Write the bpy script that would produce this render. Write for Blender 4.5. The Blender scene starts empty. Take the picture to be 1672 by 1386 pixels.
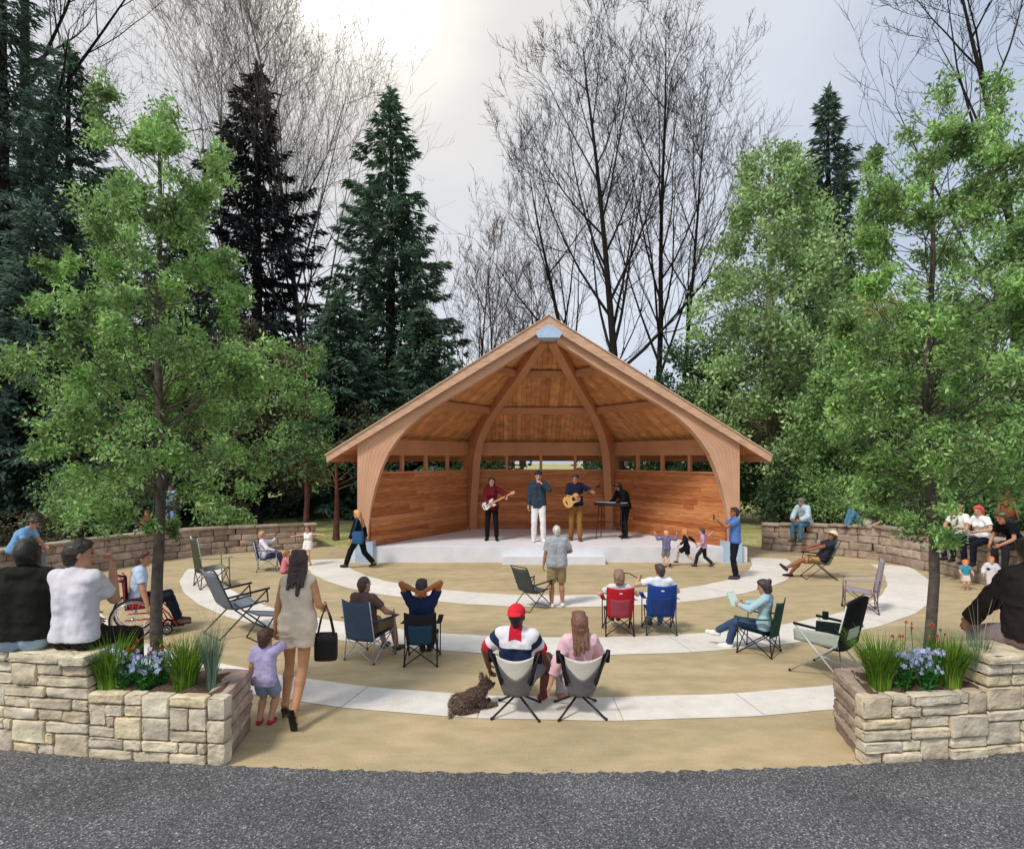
import bpy, math, random
import numpy as np
from mathutils import Vector, Matrix
random.seed(7)
RNG = np.random.default_rng(11)
SC = bpy.context.scene
COL = SC.collection
PI = math.pi
CAM_H = 2.8
F_PX = 1000.0
HOR = 748.0

def G(px, py, z=0.0):
    """ground point seen at a pixel of the photograph (used to survey the place)"""
    d = (CAM_H - z) * F_PX / (py - HOR)
    return ((px - 836) * d / F_PX, d, z)

def lin(c):
    if isinstance(c, str):
        c = c.lstrip('#'); c = [int(c[i:i+2], 16) / 255 for i in (0, 2, 4)]
        c = [x / 12.92 if x <= .04045 else ((x + .055) / 1.055) ** 2.4 for x in c]
    return (c[0], c[1], c[2], 1.0)

# ------------------------------------------------------------------ materials
MATS = {}
def new_mat(name):
    m = bpy.data.materials.new(name); m.use_nodes = True
    nt = m.node_tree
    return m, nt, nt.nodes, nt.links, nt.nodes['Principled BSDF']

def noise_col(nt, coord, scale, c1, c2, lo=.3, hi=.7, detail=5, stretch=None):
    N, L = nt.nodes, nt.links
    if stretch:
        mp = N.new('ShaderNodeMapping'); mp.inputs['Scale'].default_value = stretch
        L.new(coord, mp.inputs['Vector']); coord = mp.outputs['Vector']
    n = N.new('ShaderNodeTexNoise'); n.inputs['Scale'].default_value = scale; n.inputs['Detail'].default_value = detail
    L.new(coord, n.inputs['Vector'])
    r = N.new('ShaderNodeValToRGB'); r.color_ramp.elements[0].position = lo; r.color_ramp.elements[1].position = hi
    r.color_ramp.elements[0].color = lin(c1); r.color_ramp.elements[1].color = lin(c2)
    L.new(n.outputs['Fac'], r.inputs['Fac'])
    return r.outputs['Color'], n.outputs['Fac']

def mixc(nt, a, b, fac, mode='MIX'):
    m = nt.nodes.new('ShaderNodeMix'); m.data_type = 'RGBA'; m.blend_type = mode
    for s, v in ((m.inputs[6], a), (m.inputs[7], b), (m.inputs[0], fac)):
        if hasattr(v, 'links'): nt.links.new(v, s)
        else: s.default_value = v
    return m.outputs[2]

def bump(nt, bsdf, h, strength=.3, dist=.01):
    b = nt.nodes.new('ShaderNodeBump'); b.inputs['Strength'].default_value = strength; b.inputs['Distance'].default_value = dist
    nt.links.new(h, b.inputs['Height']); nt.links.new(b.outputs['Normal'], bsdf.inputs['Normal'])

def mat(name, c, rough=.7, var=.15, scale=12, metal=0, bmp=.15, bd=.004, spec=.3):
    key = (name, str(c))
    if key in MATS: return MATS[key]
    m, nt, N, L, B = new_mat(name)
    c = lin(c)
    tc = N.new('ShaderNodeTexCoord')
    col, f = noise_col(nt, tc.outputs['Object'], scale, [x * (1 - var) for x in c[:3]], [min(1, x * (1 + var)) for x in c[:3]])
    L.new(col, B.inputs['Base Color'])
    B.inputs['Roughness'].default_value = rough; B.inputs['Metallic'].default_value = metal
    B.inputs['Specular IOR Level'].default_value = spec
    if bmp: bump(nt, B, f, bmp, bd)
    MATS[key] = m
    return m

def fabric(c, rough=.9):
    return mat('fabric', c, rough, .06, 14, bmp=.2, bd=.004, spec=.12)
def metal(c, rough=.45):
    return mat('painted_metal', c, rough, .08, 20, metal=.3, bmp=0, spec=.4)
def skin(c):
    key = ('skin', c)
    if key in MATS: return MATS[key]
    m = mat('skin', c, .55, .08, 18, bmp=.05)
    B = m.node_tree.nodes['Principled BSDF']
    B.inputs['Subsurface Weight'].default_value = .08
    B.inputs['Subsurface Radius'].default_value = (.01, .004, .002)
    return m
def hairm(c):
    key = ('hairm', c)
    if key in MATS: return MATS[key]
    m, nt, N, L, B = new_mat('hair')
    tc = N.new('ShaderNodeTexCoord'); cc = lin(c)
    col, f = noise_col(nt, tc.outputs['Object'], 30, [x * 1.0 + .006 for x in cc[:3]], [x * 2.6 + .01 for x in cc[:3]], stretch=(3, 3, .35))
    L.new(col, B.inputs['Base Color']); B.inputs['Roughness'].default_value = .5
    bump(nt, B, f, .6, .01)
    MATS[key] = m
    return m

def island_mat(name, cols, rough=.8, nscale=6, nvar=.3, stretch=None, bs=.3, bd=.01, bscale=30):
    """every separate block / board of the mesh takes its own tone from a ramp, plus mottling"""
    m, nt, N, L, B = new_mat(name)
    g = N.new('ShaderNodeNewGeometry')
    r = N.new('ShaderNodeValToRGB'); e = r.color_ramp.elements
    while len(e) < len(cols): e.new(.5)
    for i, c in enumerate(cols):
        e[i].position = i / (len(cols) - 1); e[i].color = lin(c)
    L.new(g.outputs['Random Per Island'], r.inputs['Fac'])
    tc = N.new('ShaderNodeTexCoord')
    nc, f = noise_col(nt, tc.outputs['Object'], nscale, (1 - nvar,) * 3, (1 + nvar * .35,) * 3, stretch=stretch)
    col = mixc(nt, r.outputs['Color'], nc, 1.0, 'MULTIPLY')
    L.new(col, B.inputs['Base Color']); B.inputs['Roughness'].default_value = rough
    B.inputs['Specular IOR Level'].default_value = .2
    _, f2 = noise_col(nt, tc.outputs['Object'], bscale, (0, 0, 0), (1, 1, 1), stretch=stretch)
    bump(nt, B, f2, bs, bd)
    return m

def leafm(name, cols, trans=.3, nscale=1.2, lo=.55, hi=1.35):
    m, nt, N, L, B = new_mat(name)
    g = N.new('ShaderNodeNewGeometry')
    r = N.new('ShaderNodeValToRGB'); e = r.color_ramp.elements
    while len(e) < len(cols): e.new(.5)
    for i, c in enumerate(cols):
        e[i].position = i / (len(cols) - 1); e[i].color = lin(c)
    L.new(g.outputs['Random Per Island'], r.inputs['Fac'])
    tc = N.new('ShaderNodeTexCoord')
    nc, f = noise_col(nt, tc.outputs['Object'], nscale, (lo,) * 3, (hi,) * 3, lo=.35, hi=.65)
    col = mixc(nt, r.outputs['Color'], nc, 1.0, 'MULTIPLY')
    L.new(col, B.inputs['Base Color']); B.inputs['Roughness'].default_value = .6
    B.inputs['Specular IOR Level'].default_value = .25
    t = N.new('ShaderNodeBsdfTranslucent'); L.new(col, t.inputs['Color'])
    mx = N.new('ShaderNodeMixShader'); mx.inputs[0].default_value = trans
    L.new(B.outputs[0], mx.inputs[1]); L.new(t.outputs[0], mx.inputs[2])
    L.new(mx.outputs[0], N['Material Output'].inputs['Surface'])
    return m

# ------------------------------------------------------------------ objects
def tag(o, label=None, cat=None, group=None, kind=None):
    if label: o['label'] = label
    if cat: o['category'] = cat
    if group: o['group'] = group
    if kind: o['kind'] = kind
    return o

def thing(name, label, cat, loc=(0, 0, 0), yaw=0, s=1.0, group=None):
    o = bpy.data.objects.new(name, None); COL.objects.link(o)
    o.empty_display_size = .1
    o.location = loc; o.rotation_euler = (0, 0, math.radians(yaw)); o.scale = (s, s, s)
    return tag(o, label, cat, group)

def link_mesh(name, me, m, parent=None, smooth=True):
    o = bpy.data.objects.new(name, me); COL.objects.link(o)
    for x in (m if isinstance(m, (list, tuple)) else [m]): me.materials.append(x)
    if smooth: me.polygons.foreach_set('use_smooth', np.ones(len(me.polygons), bool))
    if parent: o.parent = parent
    return o

def np_mesh(name, V, Fc, m, parent=None, smooth=True, mi=None):
    """V (n,3), Fc (k,4) or (k,3) -> one mesh object"""
    V = np.asarray(V, np.float32); Fc = np.asarray(Fc, np.int32)
    me = bpy.data.meshes.new(name); k, w = Fc.shape
    me.vertices.add(len(V)); me.vertices.foreach_set('co', V.ravel())
    me.loops.add(k * w); me.loops.foreach_set('vertex_index', Fc.ravel())
    me.polygons.add(k); me.polygons.foreach_set('loop_start', np.arange(0, k * w, w, dtype=np.int32))
    me.polygons.foreach_set('loop_total', np.full(k, w, np.int32))
    if mi is not None: me.polygons.foreach_set('material_index', np.asarray(mi, np.int32))
    me.update(calc_edges=True); me.validate()
    return link_mesh(name, me, m, parent, smooth)

def nrm(v):
    v = np.asarray(v, float); return v / (np.linalg.norm(v) + 1e-12)

def perp(d):
    a = np.array([0, 0, 1.]) if abs(d[2]) < .9 else np.array([1., 0, 0])
    u = nrm(np.cross(d, a)); return u, np.cross(d, u)

_LT = np.array([-1, -.9, -.45, 0, .45, .9, 1.0])
def _lattice():
    n = len(_LT); idx = {}; pts = []
    def vid(i, j, k):
        if (i, j, k) not in idx:
            idx[(i, j, k)] = len(pts); pts.append((_LT[i], _LT[j], _LT[k]))
        return idx[(i, j, k)]
    fs = []
    e = n - 1
    for a in range(e):
        for b in range(e):
            fs.append([vid(a, b, 0), vid(a, b + 1, 0), vid(a + 1, b + 1, 0), vid(a + 1, b, 0)])
            fs.append([vid(a, b, e), vid(a + 1, b, e), vid(a + 1, b + 1, e), vid(a, b + 1, e)])
            fs.append([vid(a, 0, b), vid(a + 1, 0, b), vid(a + 1, 0, b + 1), vid(a, 0, b + 1)])
            fs.append([vid(a, e, b), vid(a, e, b + 1), vid(a + 1, e, b + 1), vid(a + 1, e, b)])
            fs.append([vid(0, a, b), vid(0, a, b + 1), vid(0, a + 1, b + 1), vid(0, a + 1, b)])
            fs.append([vid(e, a, b), vid(e, a + 1, b), vid(e, a + 1, b + 1), vid(e, a, b + 1)])
    return np.array(pts), fs
LAT_P, LAT_F = _lattice()

class MB:
    """collects shapes and links them as ONE mesh object"""
    def __init__(s): s.v = []; s.f = []
    def add(s, V, Fs):
        b = len(s.v); s.v.extend([tuple(map(float, p)) for p in V]); s.f.extend([[i + b for i in f] for f in Fs]); return s
    def box(s, c, size, R=None, bev=0):
        hx, hy, hz = [x / 2 for x in size]
        V = np.array([(x, y, z) for x in (-hx, hx) for y in (-hy, hy) for z in (-hz, hz)])
        if R is not None: V = V @ np.array(R).T
        return s.add(V + np.array(c), [(0, 1, 3, 2), (4, 6, 7, 5), (0, 4, 5, 1), (2, 3, 7, 6), (0, 2, 6, 4), (1, 5, 7, 3)])
    def hexa(s, P):
        """8 corners: bottom 4 (ccw), top 4 (ccw)"""
        return s.add(P, [(3, 2, 1, 0), (4, 5, 6, 7), (0, 1, 5, 4), (1, 2, 6, 5), (2, 3, 7, 6), (3, 0, 4, 7)])
    def beam(s, a, b, w, h, up=(0, 0, 1)):
        a = np.array(a, float); b = np.array(b, float); d = nrm(b - a)
        r = nrm(np.cross(d, up)); u = np.cross(r, d)
        P = [p + r * x * w / 2 + u * z * h / 2 for p in (a, b) for x, z in ((-1, -1), (1, -1), (1, 1), (-1, 1))]
        return s.add(P, [(0, 1, 2, 3), (7, 6, 5, 4), (0, 4, 5, 1), (1, 5, 6, 2), (2, 6, 7, 3), (3, 7, 4, 0)])
    def tube(s, pts, r, n=7):
        pts = [np.array(p, float) for p in pts]; k = len(pts)
        rs = [r] * k if np.isscalar(r) else r
        V = []; u = None
        for i, p in enumerate(pts):
            d = nrm((pts[min(i + 1, k - 1)] - pts[max(i - 1, 0)]))
            if u is None: u, w = perp(d)
            else:
                u = u - d * np.dot(u, d)
                u = nrm(u) if np.linalg.norm(u) > 1e-6 else perp(d)[0]
                w = np.cross(d, u)
            for j in range(n):
                a = 2 * PI * j / n
                V.append(p + rs[i] * (u * math.cos(a) + w * math.sin(a)))
        Fs = [(i * n + j, i * n + (j + 1) % n, (i + 1) * n + (j + 1) % n, (i + 1) * n + j) for i in range(k - 1) for j in range(n)]
        Fs += [tuple(range(n - 1, -1, -1)), tuple((k - 1) * n + j for j in range(n))]
        return s.add(V, Fs)
    def ball(s, c, r, n=8, m=6, sc=(1, 1, 1)):
        V = [(c[0], c[1], c[2] - r * sc[2])]
        for i in range(1, m):
            t = -PI / 2 + PI * i / m
            for j in range(n):
                a = 2 * PI * j / n
                V.append((c[0] + r * sc[0] * math.cos(t) * math.cos(a), c[1] + r * sc[1] * math.cos(t) * math.sin(a), c[2] + r * sc[2] * math.sin(t)))
        V.append((c[0], c[1], c[2] + r * sc[2])); e = len(V) - 1
        Fs = [(0, 1 + (j + 1) % n, 1 + j) for j in range(n)]
        for i in range(m - 2):
            for j in range(n):
                Fs.append((1 + i * n + j, 1 + i * n + (j + 1) % n, 1 + (i + 1) * n + (j + 1) % n, 1 + (i + 1) * n + j))
        Fs += [(e, 1 + (m - 2) * n + j, 1 + (m - 2) * n + (j + 1) % n) for j in range(n)]
        return s.add(V, Fs)
    def sheet(s, fn, nu, nv, th=.004):
        """thick cloth panel from fn(u,v)->point"""
        Pt = np.array([[fn(i / nu, j / nv) for j in range(nv + 1)] for i in range(nu + 1)], float)
        du = np.gradient(Pt, axis=0); dv = np.gradient(Pt, axis=1)
        n = np.cross(du, dv); n /= np.linalg.norm(n, axis=2, keepdims=True) + 1e-9
        A = (Pt + n * th / 2).reshape(-1, 3); Bq = (Pt - n * th / 2).reshape(-1, 3); K = len(A); w = nv + 1
        Fs = []
        for i in range(nu):
            for j in range(nv):
                q = (i * w + j, (i + 1) * w + j, (i + 1) * w + j + 1, i * w + j + 1)
                Fs.append(q); Fs.append(tuple(K + x for x in reversed(q)))
        for i in range(nu):
            for j in (0, nv):
                a, b = i * w + j, (i + 1) * w + j
                Fs.append((a, K + a, K + b, b) if j == 0 else (a, b, K + b, K + a))
        for j in range(nv):
            for i in (0, nu):
                a, b = i * w + j, i * w + j + 1
                Fs.append((a, b, K + b, K + a) if i == 0 else (a, K + a, K + b, b))
        return s.add(np.vstack([A, Bq]), Fs)
    def prism(s, poly, fn, t0, t1):
        """poly of 2D points; fn(x,y,t)->3D; closed solid between t0 and t1"""
        n = len(poly)
        V = [fn(x, y, t0) for x, y in poly] + [fn(x, y, t1) for x, y in poly]
        return s.add(V, [tuple(range(n - 1, -1, -1)), tuple(range(n, 2 * n))] + [(i, (i + 1) % n, n + (i + 1) % n, n + i) for i in range(n)])
    def block(s, c, ux, uy, uz, half, bev=.02, rough=.008):
        h = np.array(half); b = min(bev, .9 * min(half))
        p = LAT_P * h; q = np.clip(p, -(h - b), h - b); d = p - q
        ln = np.linalg.norm(d, axis=1, keepdims=True)
        p = np.where(ln > 1e-9, q + d / np.maximum(ln, 1e-9) * b, p)
        p = p + RNG.normal(0, rough, p.shape) * np.array([.5, 1, .5])
        M = np.array([ux, uy, uz], float)
        return s.add(p @ M + np.array(c), LAT_F)
    def build(s, name, m, parent=None, smooth=False):
        me = bpy.data.meshes.new(name); me.from_pydata(s.v, [], s.f); me.update()
        return link_mesh(name, me, m, parent, smooth)

# ------------------------------------------------------------------ signed-distance modelling for bodies and clothes
def surface_nets(Fd, o, v):
    S = Fd < 0
    c = np.zeros(tuple(n - 1 for n in S.shape), np.uint8)
    for a in (0, 1):
        for b in (0, 1):
            for d in (0, 1):
                c += S[a:S.shape[0] - 1 + a, b:S.shape[1] - 1 + b, d:S.shape[2] - 1 + d]
    act = (c > 0) & (c < 8)
    ijk = np.argwhere(act); n = len(ijk)
    idx = np.full(act.shape, -1, np.int32); idx[act] = np.arange(n)
    acc = np.zeros((n, 3)); cnt = np.zeros(n)
    cor = [np.array((a, b, d)) for a in (0, 1) for b in (0, 1) for d in (0, 1)]
    for p in range(8):
        for q in range(p + 1, 8):
            if np.abs(cor[p] - cor[q]).sum() != 1: continue
            A = ijk + cor[p]; Bq = ijk + cor[q]
            fa = Fd[A[:, 0], A[:, 1], A[:, 2]]; fb = Fd[Bq[:, 0], Bq[:, 1], Bq[:, 2]]
            m = (fa < 0) != (fb < 0)
            t = fa[m] / (fa[m] - fb[m])
            acc[m] += cor[p] + (cor[q] - cor[p]) * t[:, None]; cnt[m] += 1
    V = (ijk + acc / cnt[:, None]) * v + o
    quads = []
    for ax in range(3):
        s0 = [slice(None)] * 3; s1 = [slice(None)] * 3; s0[ax] = slice(0, -1); s1[ax] = slice(1, None)
        A, Bq = S[tuple(s0)], S[tuple(s1)]
        e = np.argwhere(A != Bq); b, d = [(1, 2), (2, 0), (0, 1)][ax]
        e = e[(e[:, b] > 0) & (e[:, d] > 0) & (e[:, b] < S.shape[b] - 1) & (e[:, d] < S.shape[d] - 1)]
        ins = A[e[:, 0], e[:, 1], e[:, 2]]
        def cell(db, dd):
            k = e.copy(); k[:, b] -= db; k[:, d] -= dd
            return idx[k[:, 0], k[:, 1], k[:, 2]]
        q = np.stack([cell(1, 1), cell(0, 1), cell(0, 0), cell(1, 0)], 1)
        q[~ins] = q[~ins][:, ::-1]
        quads.append(q)
    return V, np.vstack(quads)

class Sdf:
    def __init__(s, k=.018): s.p = []; s.k = k
    def cone(s, a, b, ra, rb, bulge=0, k=None, cut=None, flat=None, sub=False):
        a = np.array(a, float); b = np.array(b, float); m = max(ra, rb) + abs(bulge)
        def f(X, Y, Z):
            ba = b - a; L2 = ba @ ba + 1e-12
            x, y, z = X - a[0], Y - a[1], Z - a[2]
            t = np.clip((x * ba[0] + y * ba[1] + z * ba[2]) / L2, 0, 1)
            x = x - t * ba[0]; y = y - t * ba[1]; z = z - t * ba[2]
            sc = 1.
            if flat is not None:
                n, fs = flat; dn = (x * n[0] + y * n[1] + z * n[2]) * (1 / fs - 1)
                x = x + n[0] * dn; y = y + n[1] * dn; z = z + n[2] * dn; sc = min(1, fs) ** .5
            d = (np.sqrt(x * x + y * y + z * z) - (ra + (rb - ra) * t + bulge * 4 * t * (1 - t))) * sc
            return d
        s.p.append((f, np.minimum(a, b) - m, np.maximum(a, b) + m, s.k if k is None else k, cut, sub)); return s
    def ell(s, c, R, rad, k=None, cut=None, sub=False):
        c = np.array(c, float); R = np.array(R, float); rad = np.array(rad, float); m = rad.max()
        def f(X, Y, Z):
            x, y, z = X - c[0], Y - c[1], Z - c[2]
            u = [(x * R[0, i] + y * R[1, i] + z * R[2, i]) / rad[i] for i in range(3)]
            k0 = np.sqrt(u[0] ** 2 + u[1] ** 2 + u[2] ** 2) + 1e-9
            k1 = np.sqrt((u[0] / rad[0]) ** 2 + (u[1] / rad[1]) ** 2 + (u[2] / rad[2]) ** 2) + 1e-9
            return k0 * (k0 - 1) / k1
        s.p.append((f, c - m, c + m, s.k if k is None else k, cut, sub)); return s
    def mesh(s, v, wr=0, wf=22, seed=0):
        mg = 3 * v + .02
        pos = [p for p in s.p if not p[5]]
        lo = np.min([p[1] for p in pos], 0) - mg; hi = np.max([p[2] for p in pos], 0) + mg
        n = np.ceil((hi - lo) / v).astype(int) + 1
        Fd = np.ones(n, np.float32)
        ax = [lo[i] + v * np.arange(n[i]) for i in range(3)]
        for f, a, b, k, cut, sub in s.p:
            e = k + 2 * v + .005
            i0 = np.maximum(np.floor((a - e - lo) / v).astype(int), 0); i1 = np.minimum(np.ceil((b + e - lo) / v).astype(int) + 1, n)
            if np.any(i1 <= i0): continue
            sl = tuple(slice(i0[i], i1[i]) for i in range(3))
            X, Y, Z = ax[0][sl[0]][:, None, None], ax[1][sl[1]][None, :, None], ax[2][sl[2]][None, None, :]
            d = f(X, Y, Z)
            for (pt, nn) in (cut or []):
                d = np.maximum(d, (X - pt[0]) * nn[0] + (Y - pt[1]) * nn[1] + (Z - pt[2]) * nn[2])
            A = Fd[sl]
            if sub: Fd[sl] = np.maximum(A, -d)
            else:
                h = np.clip(.5 + .5 * (A - d) / max(k, 1e-5), 0, 1)
                Fd[sl] = A * (1 - h) + d * h - k * h * (1 - h)
        if wr:
            rg = np.random.default_rng(seed + 5); kk = wf / 27
            for cell, am in (((.085, .07, .05), 1.0), ((.035, .035, .075), .55), ((.02, .02, .03), .22)):
                Ls = [max(3, int((n[i] * v) / (cell[i] / kk)) + 2) for i in range(3)]
                g = rg.uniform(-1, 1, Ls).astype(np.float32)
                for i in range(3):
                    t = np.linspace(0, Ls[i] - 1.001, n[i]); j = t.astype(int); w = (t - j); w = (w * w * (3 - 2 * w)).astype(np.float32)
                    sh_ = [1, 1, 1]; sh_[i] = -1; w = w.reshape(sh_)
                    g = np.take(g, j, axis=i) * (1 - w) + np.take(g, j + 1, axis=i) * w
                Fd = Fd + wr * 1.9 * am * g
        Fd[0] = Fd[-1] = 1; Fd[:, 0] = Fd[:, -1] = 1; Fd[:, :, 0] = Fd[:, :, -1] = 1
        return surface_nets(Fd, lo, v)
# ------------------------------------------------------------------ people
def rot_axis(ax, deg):
    return np.array(Matrix.Rotation(math.radians(deg), 3, Vector(ax)))

def ik(a, t, l1, l2, hint):
    a = np.array(a, float); t = np.array(t, float); d = t - a; L = np.linalg.norm(d)
    mx = (l1 + l2) * .998
    if L > mx: t = a + d / L * mx; L = mx
    d = nrm(t - a); h = np.array(hint, float); h = h - d * (h @ d)
    h = nrm(h) if np.linalg.norm(h) > 1e-4 else perp(d)[0]
    x = (l1 * l1 - l2 * l2 + L * L) / (2 * L); y = math.sqrt(max(l1 * l1 - x * x, 0))
    return a + d * x + h * y, t

ARM = (.285, .255); LEG = (.445, .42)
STAND = dict(pel=(0, 0, .965), lean=0, side=0, twist=0, head=(0, 0), hl=(-.27, .06, .80), hr=(.27, .06, .80),
             el=(-.5, -1, 0), er=(.5, -1, 0), fl=(-.1, -.02, .08), fr=(.1, .0, .08), kl=(-.1, 1, 0), kr=(.1, 1, 0),
             tl=(-.15, 1, 0), tr=(.15, 1, 0), curl=.5, curl_l=None, curl_r=None, pn_l=None, pn_r=None)
def SIT(h, **k):
    d = dict(STAND, pel=(0, -.08, h + .10), lean=-8, hl=(-.25, .26, h + .24), hr=(.25, .26, h + .24), el=(-1, -.6, -.6), er=(1, -.6, -.6),
             fl=(-.13, .48, .08), fr=(.13, .48, .08), kl=(-.1, .6, 1), kr=(.1, .6, 1))
    d.update(k); return d

def person(label, loc, yaw, s=1.0, pose=None, skin_c='#b98a6c', top=None, bottom=None, shoes='#222222', hair=('#2a1c14', 'short'),
           fem=False, head_s=1.0, bulk=.94, hat=None, group=None, bag=None, limb=.94):
    P = dict(STAND); P.update(pose or {})
    rt = thing('person', label, 'person', loc, yaw, s, group)
    dist = math.hypot(loc[0], loc[1])
    v = min(max(dist / 612 * .42, .0056), .0105) / s
    fd = skin(skin_c); seed = len(MATS) + int(abs(loc[0]) * 10)
    # skeleton
    pel = np.array(P['pel'], float)
    R = rot_axis((0, 0, 1), P.get('pyaw', 0)) @ rot_axis((0, 1, 0), P['side']) @ rot_axis((1, 0, 0), -P['lean'])
    r, f, u = R[:, 0], R[:, 1], R[:, 2]
    Rc = rot_axis(u, P['twist']) @ R; rc, fc = Rc[:, 0], Rc[:, 1]
    TL = .465
    shc = pel + u * TL + f * P.get('hunch', 0)
    sw = (.146 if fem else .168) * (.9 + .1 * bulk)
    sh = {-1: shc - rc * sw, 1: shc + rc * sw}
    hw = .085
    hip = {-1: pel - r * hw - u * .03, 1: pel + r * hw - u * .03}
    Rh = rot_axis((0, 0, 1), P['head'][0]) @ rot_axis((0, 0, 1), P.get('pyaw', 0)) @ rot_axis((1, 0, 0), P['head'][1] - P['lean'] * .35) @ rot_axis((0, 1, 0), P.get('tilt', 0))
    nk = shc + u * .055 + fc * .005
    hc = nk + (u * .5 + Rh[:, 2] * .5) * .075 + Rh[:, 2] * .055 * head_s + Rh[:, 1] * .02
    HL = lambda x, y, z: hc + Rh @ (np.array([x, y, z]) * head_s)
    el, wr, kn, an, tod = {}, {}, {}, {}, {}
    for sd, c in ((-1, 'l'), (1, 'r')):
        el[sd], wr[sd] = ik(sh[sd], P['h' + c], ARM[0], ARM[1], P['e' + c])
        kn[sd], an[sd] = ik(hip[sd], P['f' + c], LEG[0], LEG[1], P['k' + c])
        tod[sd] = nrm(P['t' + c])
    bk = bulk
    def torso(S, inf, low=0.0, high=True, cut=None, waist=True):
        wb = (-.02 if fem else 0) if waist else 0
        for sd in (-1, 1):
            S.cone(pel + r * sd * (.062 if fem else .07) * bk + u * (.02 + low), pel + u * .34 + rc * sd * (.056 if fem else .078) * bk, (.1 + inf) * bk, (.098 if fem else .105) * bk + inf, bulge=wb, k=.04, cut=cut)
        if high:
            S.cone(sh[-1] + rc * .035 - u * .035, sh[1] - rc * .035 - u * .035, .066 + inf, .066 + inf, k=.05, cut=cut)
            if fem:
                for sd in (-1, 1): S.ell(pel + u * .31 + rc * sd * .07 + fc * .085, Rc, (.058 + inf * .6,) * 3, k=.03, cut=cut)
            for sd in (-1, 1): S.cone(sh[sd] - u * .02 - rc * sd * .03, shc + u * .03, .05 + inf, .05 + inf, k=.03, cut=cut)
    def hips(S, inf, cut=None):
        for sd in (-1, 1):
            S.cone(pel + r * sd * .07 * bk + u * .06, hip[sd] - f * .015, (.1 + inf) * bk, .098 * bk + inf, k=.03, cut=cut)
    # ---- body: one continuous skin
    S = Sdf(.02)
    torso(S, 0); hips(S, 0)
    S.cone(nk - u * .05, hc - Rh[:, 2] * .05 * head_s, .057 * (.5 + .5 * head_s), .052 * (.5 + .5 * head_s))
    S.ell(HL(0, -.008, .022), Rh, np.array((.077, .096, .098)) * head_s)
    S.ell(HL(0, .022, -.045), Rh, np.array((.06, .068, .078)) * head_s, k=.02)
    S.cone(HL(-.012, .07, -.1), HL(.012, .07, -.1), .018 * head_s, .018 * head_s, k=.02)
    S.cone(HL(0, .086, .02), HL(0, .107, -.022), .008 * head_s, .013 * head_s, k=.012)
    S.cone(HL(-.042, .07, .034), HL(.042, .07, .034), .012 * head_s, .012 * head_s, k=.018)
    for sd in (-1, 1):
        S.ell(HL(sd * .033, .092, .013), Rh, np.array((.017, .012, .01)) * head_s, k=.004, sub=True)
        S.ell(HL(sd * .032, .078, .012), Rh, np.array((.013,) * 3) * head_s, k=.003)
        S.ell(HL(sd * .079, -.008, -.002), Rh, np.array((.012, .02, .033)) * head_s, k=.01)
    S.cone(HL(-.016, .086, -.058), HL(.016, .086, -.058), .0085 * head_s, .0085 * head_s, k=.008)
    fr = max(.0088, .72 * v)
    wrist_dir = {}
    for sd, c in ((-1, 'l'), (1, 'r')):
        S.cone(sh[sd] - u * .012, el[sd], .054 * limb * (.85 if fem else 1), .042 * limb * (.85 if fem else 1), bulge=.004, k=.03)
        S.cone(el[sd], wr[sd], .043 * limb * (.85 if fem else 1), .029 * limb * (.9 if fem else 1), bulge=.004)
        d = nrm(wr[sd] - el[sd]); wrist_dir[sd] = d
        n = P['pn_' + c]; n = np.array(n, float) if n is not None else -sd * rc
        n = n - d * (n @ d); n = nrm(n) if np.linalg.norm(n) > .1 else perp(d)[0]
        w = np.cross(d, n) * sd                      # towards the thumb
        cu = P['curl_' + c] if P['curl_' + c] is not None else P['curl']
        M = np.stack([w, d, n], 1)
        S.ell(wr[sd] + d * .05, M, (.041, .055, .017), k=.016)
        for i, (off, ln) in enumerate(((.029, .075), (.010, .084), (-.010, .078), (-.028, .062))):
            b0 = wr[sd] + d * (.092 - .004 * abs(i - 1)) + w * off
            a1 = cu * (.9 + .08 * i); a2 = cu * (2.2 + .1 * i)
            d1 = d * math.cos(a1) + n * math.sin(a1) + w * off * .8; d2 = d * math.cos(a2) + n * math.sin(a2)
            m1 = b0 + nrm(d1) * ln * .52
            S.cone(b0 - d * .012, m1, fr, fr * .95, k=.003)
            S.cone(m1, m1 + d2 * ln * .48, fr * .95, fr * .8, k=.003)
        t0 = wr[sd] + d * .03 + w * .03; t1 = t0 + nrm(d * .7 + w * .75 + n * .3) * .042; t2 = t1 + nrm(d * (1 - .5 * cu) + w * .2 + n * cu) * .034
        S.cone(t0, t1, fr * 1.15, fr * 1.1, k=.006); S.cone(t1, t2, fr * 1.1, fr * .9, k=.003)
        lf = .92 if fem else 1
        S.cone(hip[sd], kn[sd], .087 * limb * bk, .056 * limb * lf, bulge=.004, k=.03)
        S.cone(kn[sd], an[sd], .054 * limb * lf, .037 * limb * lf, bulge=.01, k=.02)
        shin = nrm(an[sd] - kn[sd]); back = -tod[sd]
        S.ell(kn[sd] + (an[sd] - kn[sd]) * .32 + nrm(back - shin * (back @ shin)) * .02, np.eye(3), (.045 * limb,) * 3, k=.05)
        td = tod[sd]; dn = nrm(shin * .6 + np.array((0, 0, -.5))) if abs(td[2]) < .3 else nrm(shin)
        S.cone(an[sd] + dn * .028 - td * .03, an[sd] + dn * .045 + td * .14, .036, .024, k=.02, flat=(perp(td)[0], 1.15))
    V, Q = S.mesh(v)
    cen = V[Q].mean(1); loc_h = (cen - hc) @ Rh / head_s
    x, y, z = np.abs(loc_h[:, 0]), loc_h[:, 1], loc_h[:, 2]
    mi = np.zeros(len(Q), np.int32)
    tol = .003 if v < .008 else .006
    mi[(x < .02 + tol * .5) & (np.abs(z + .058) < .006 + tol * .4) & (y > .075)] = 1
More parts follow.
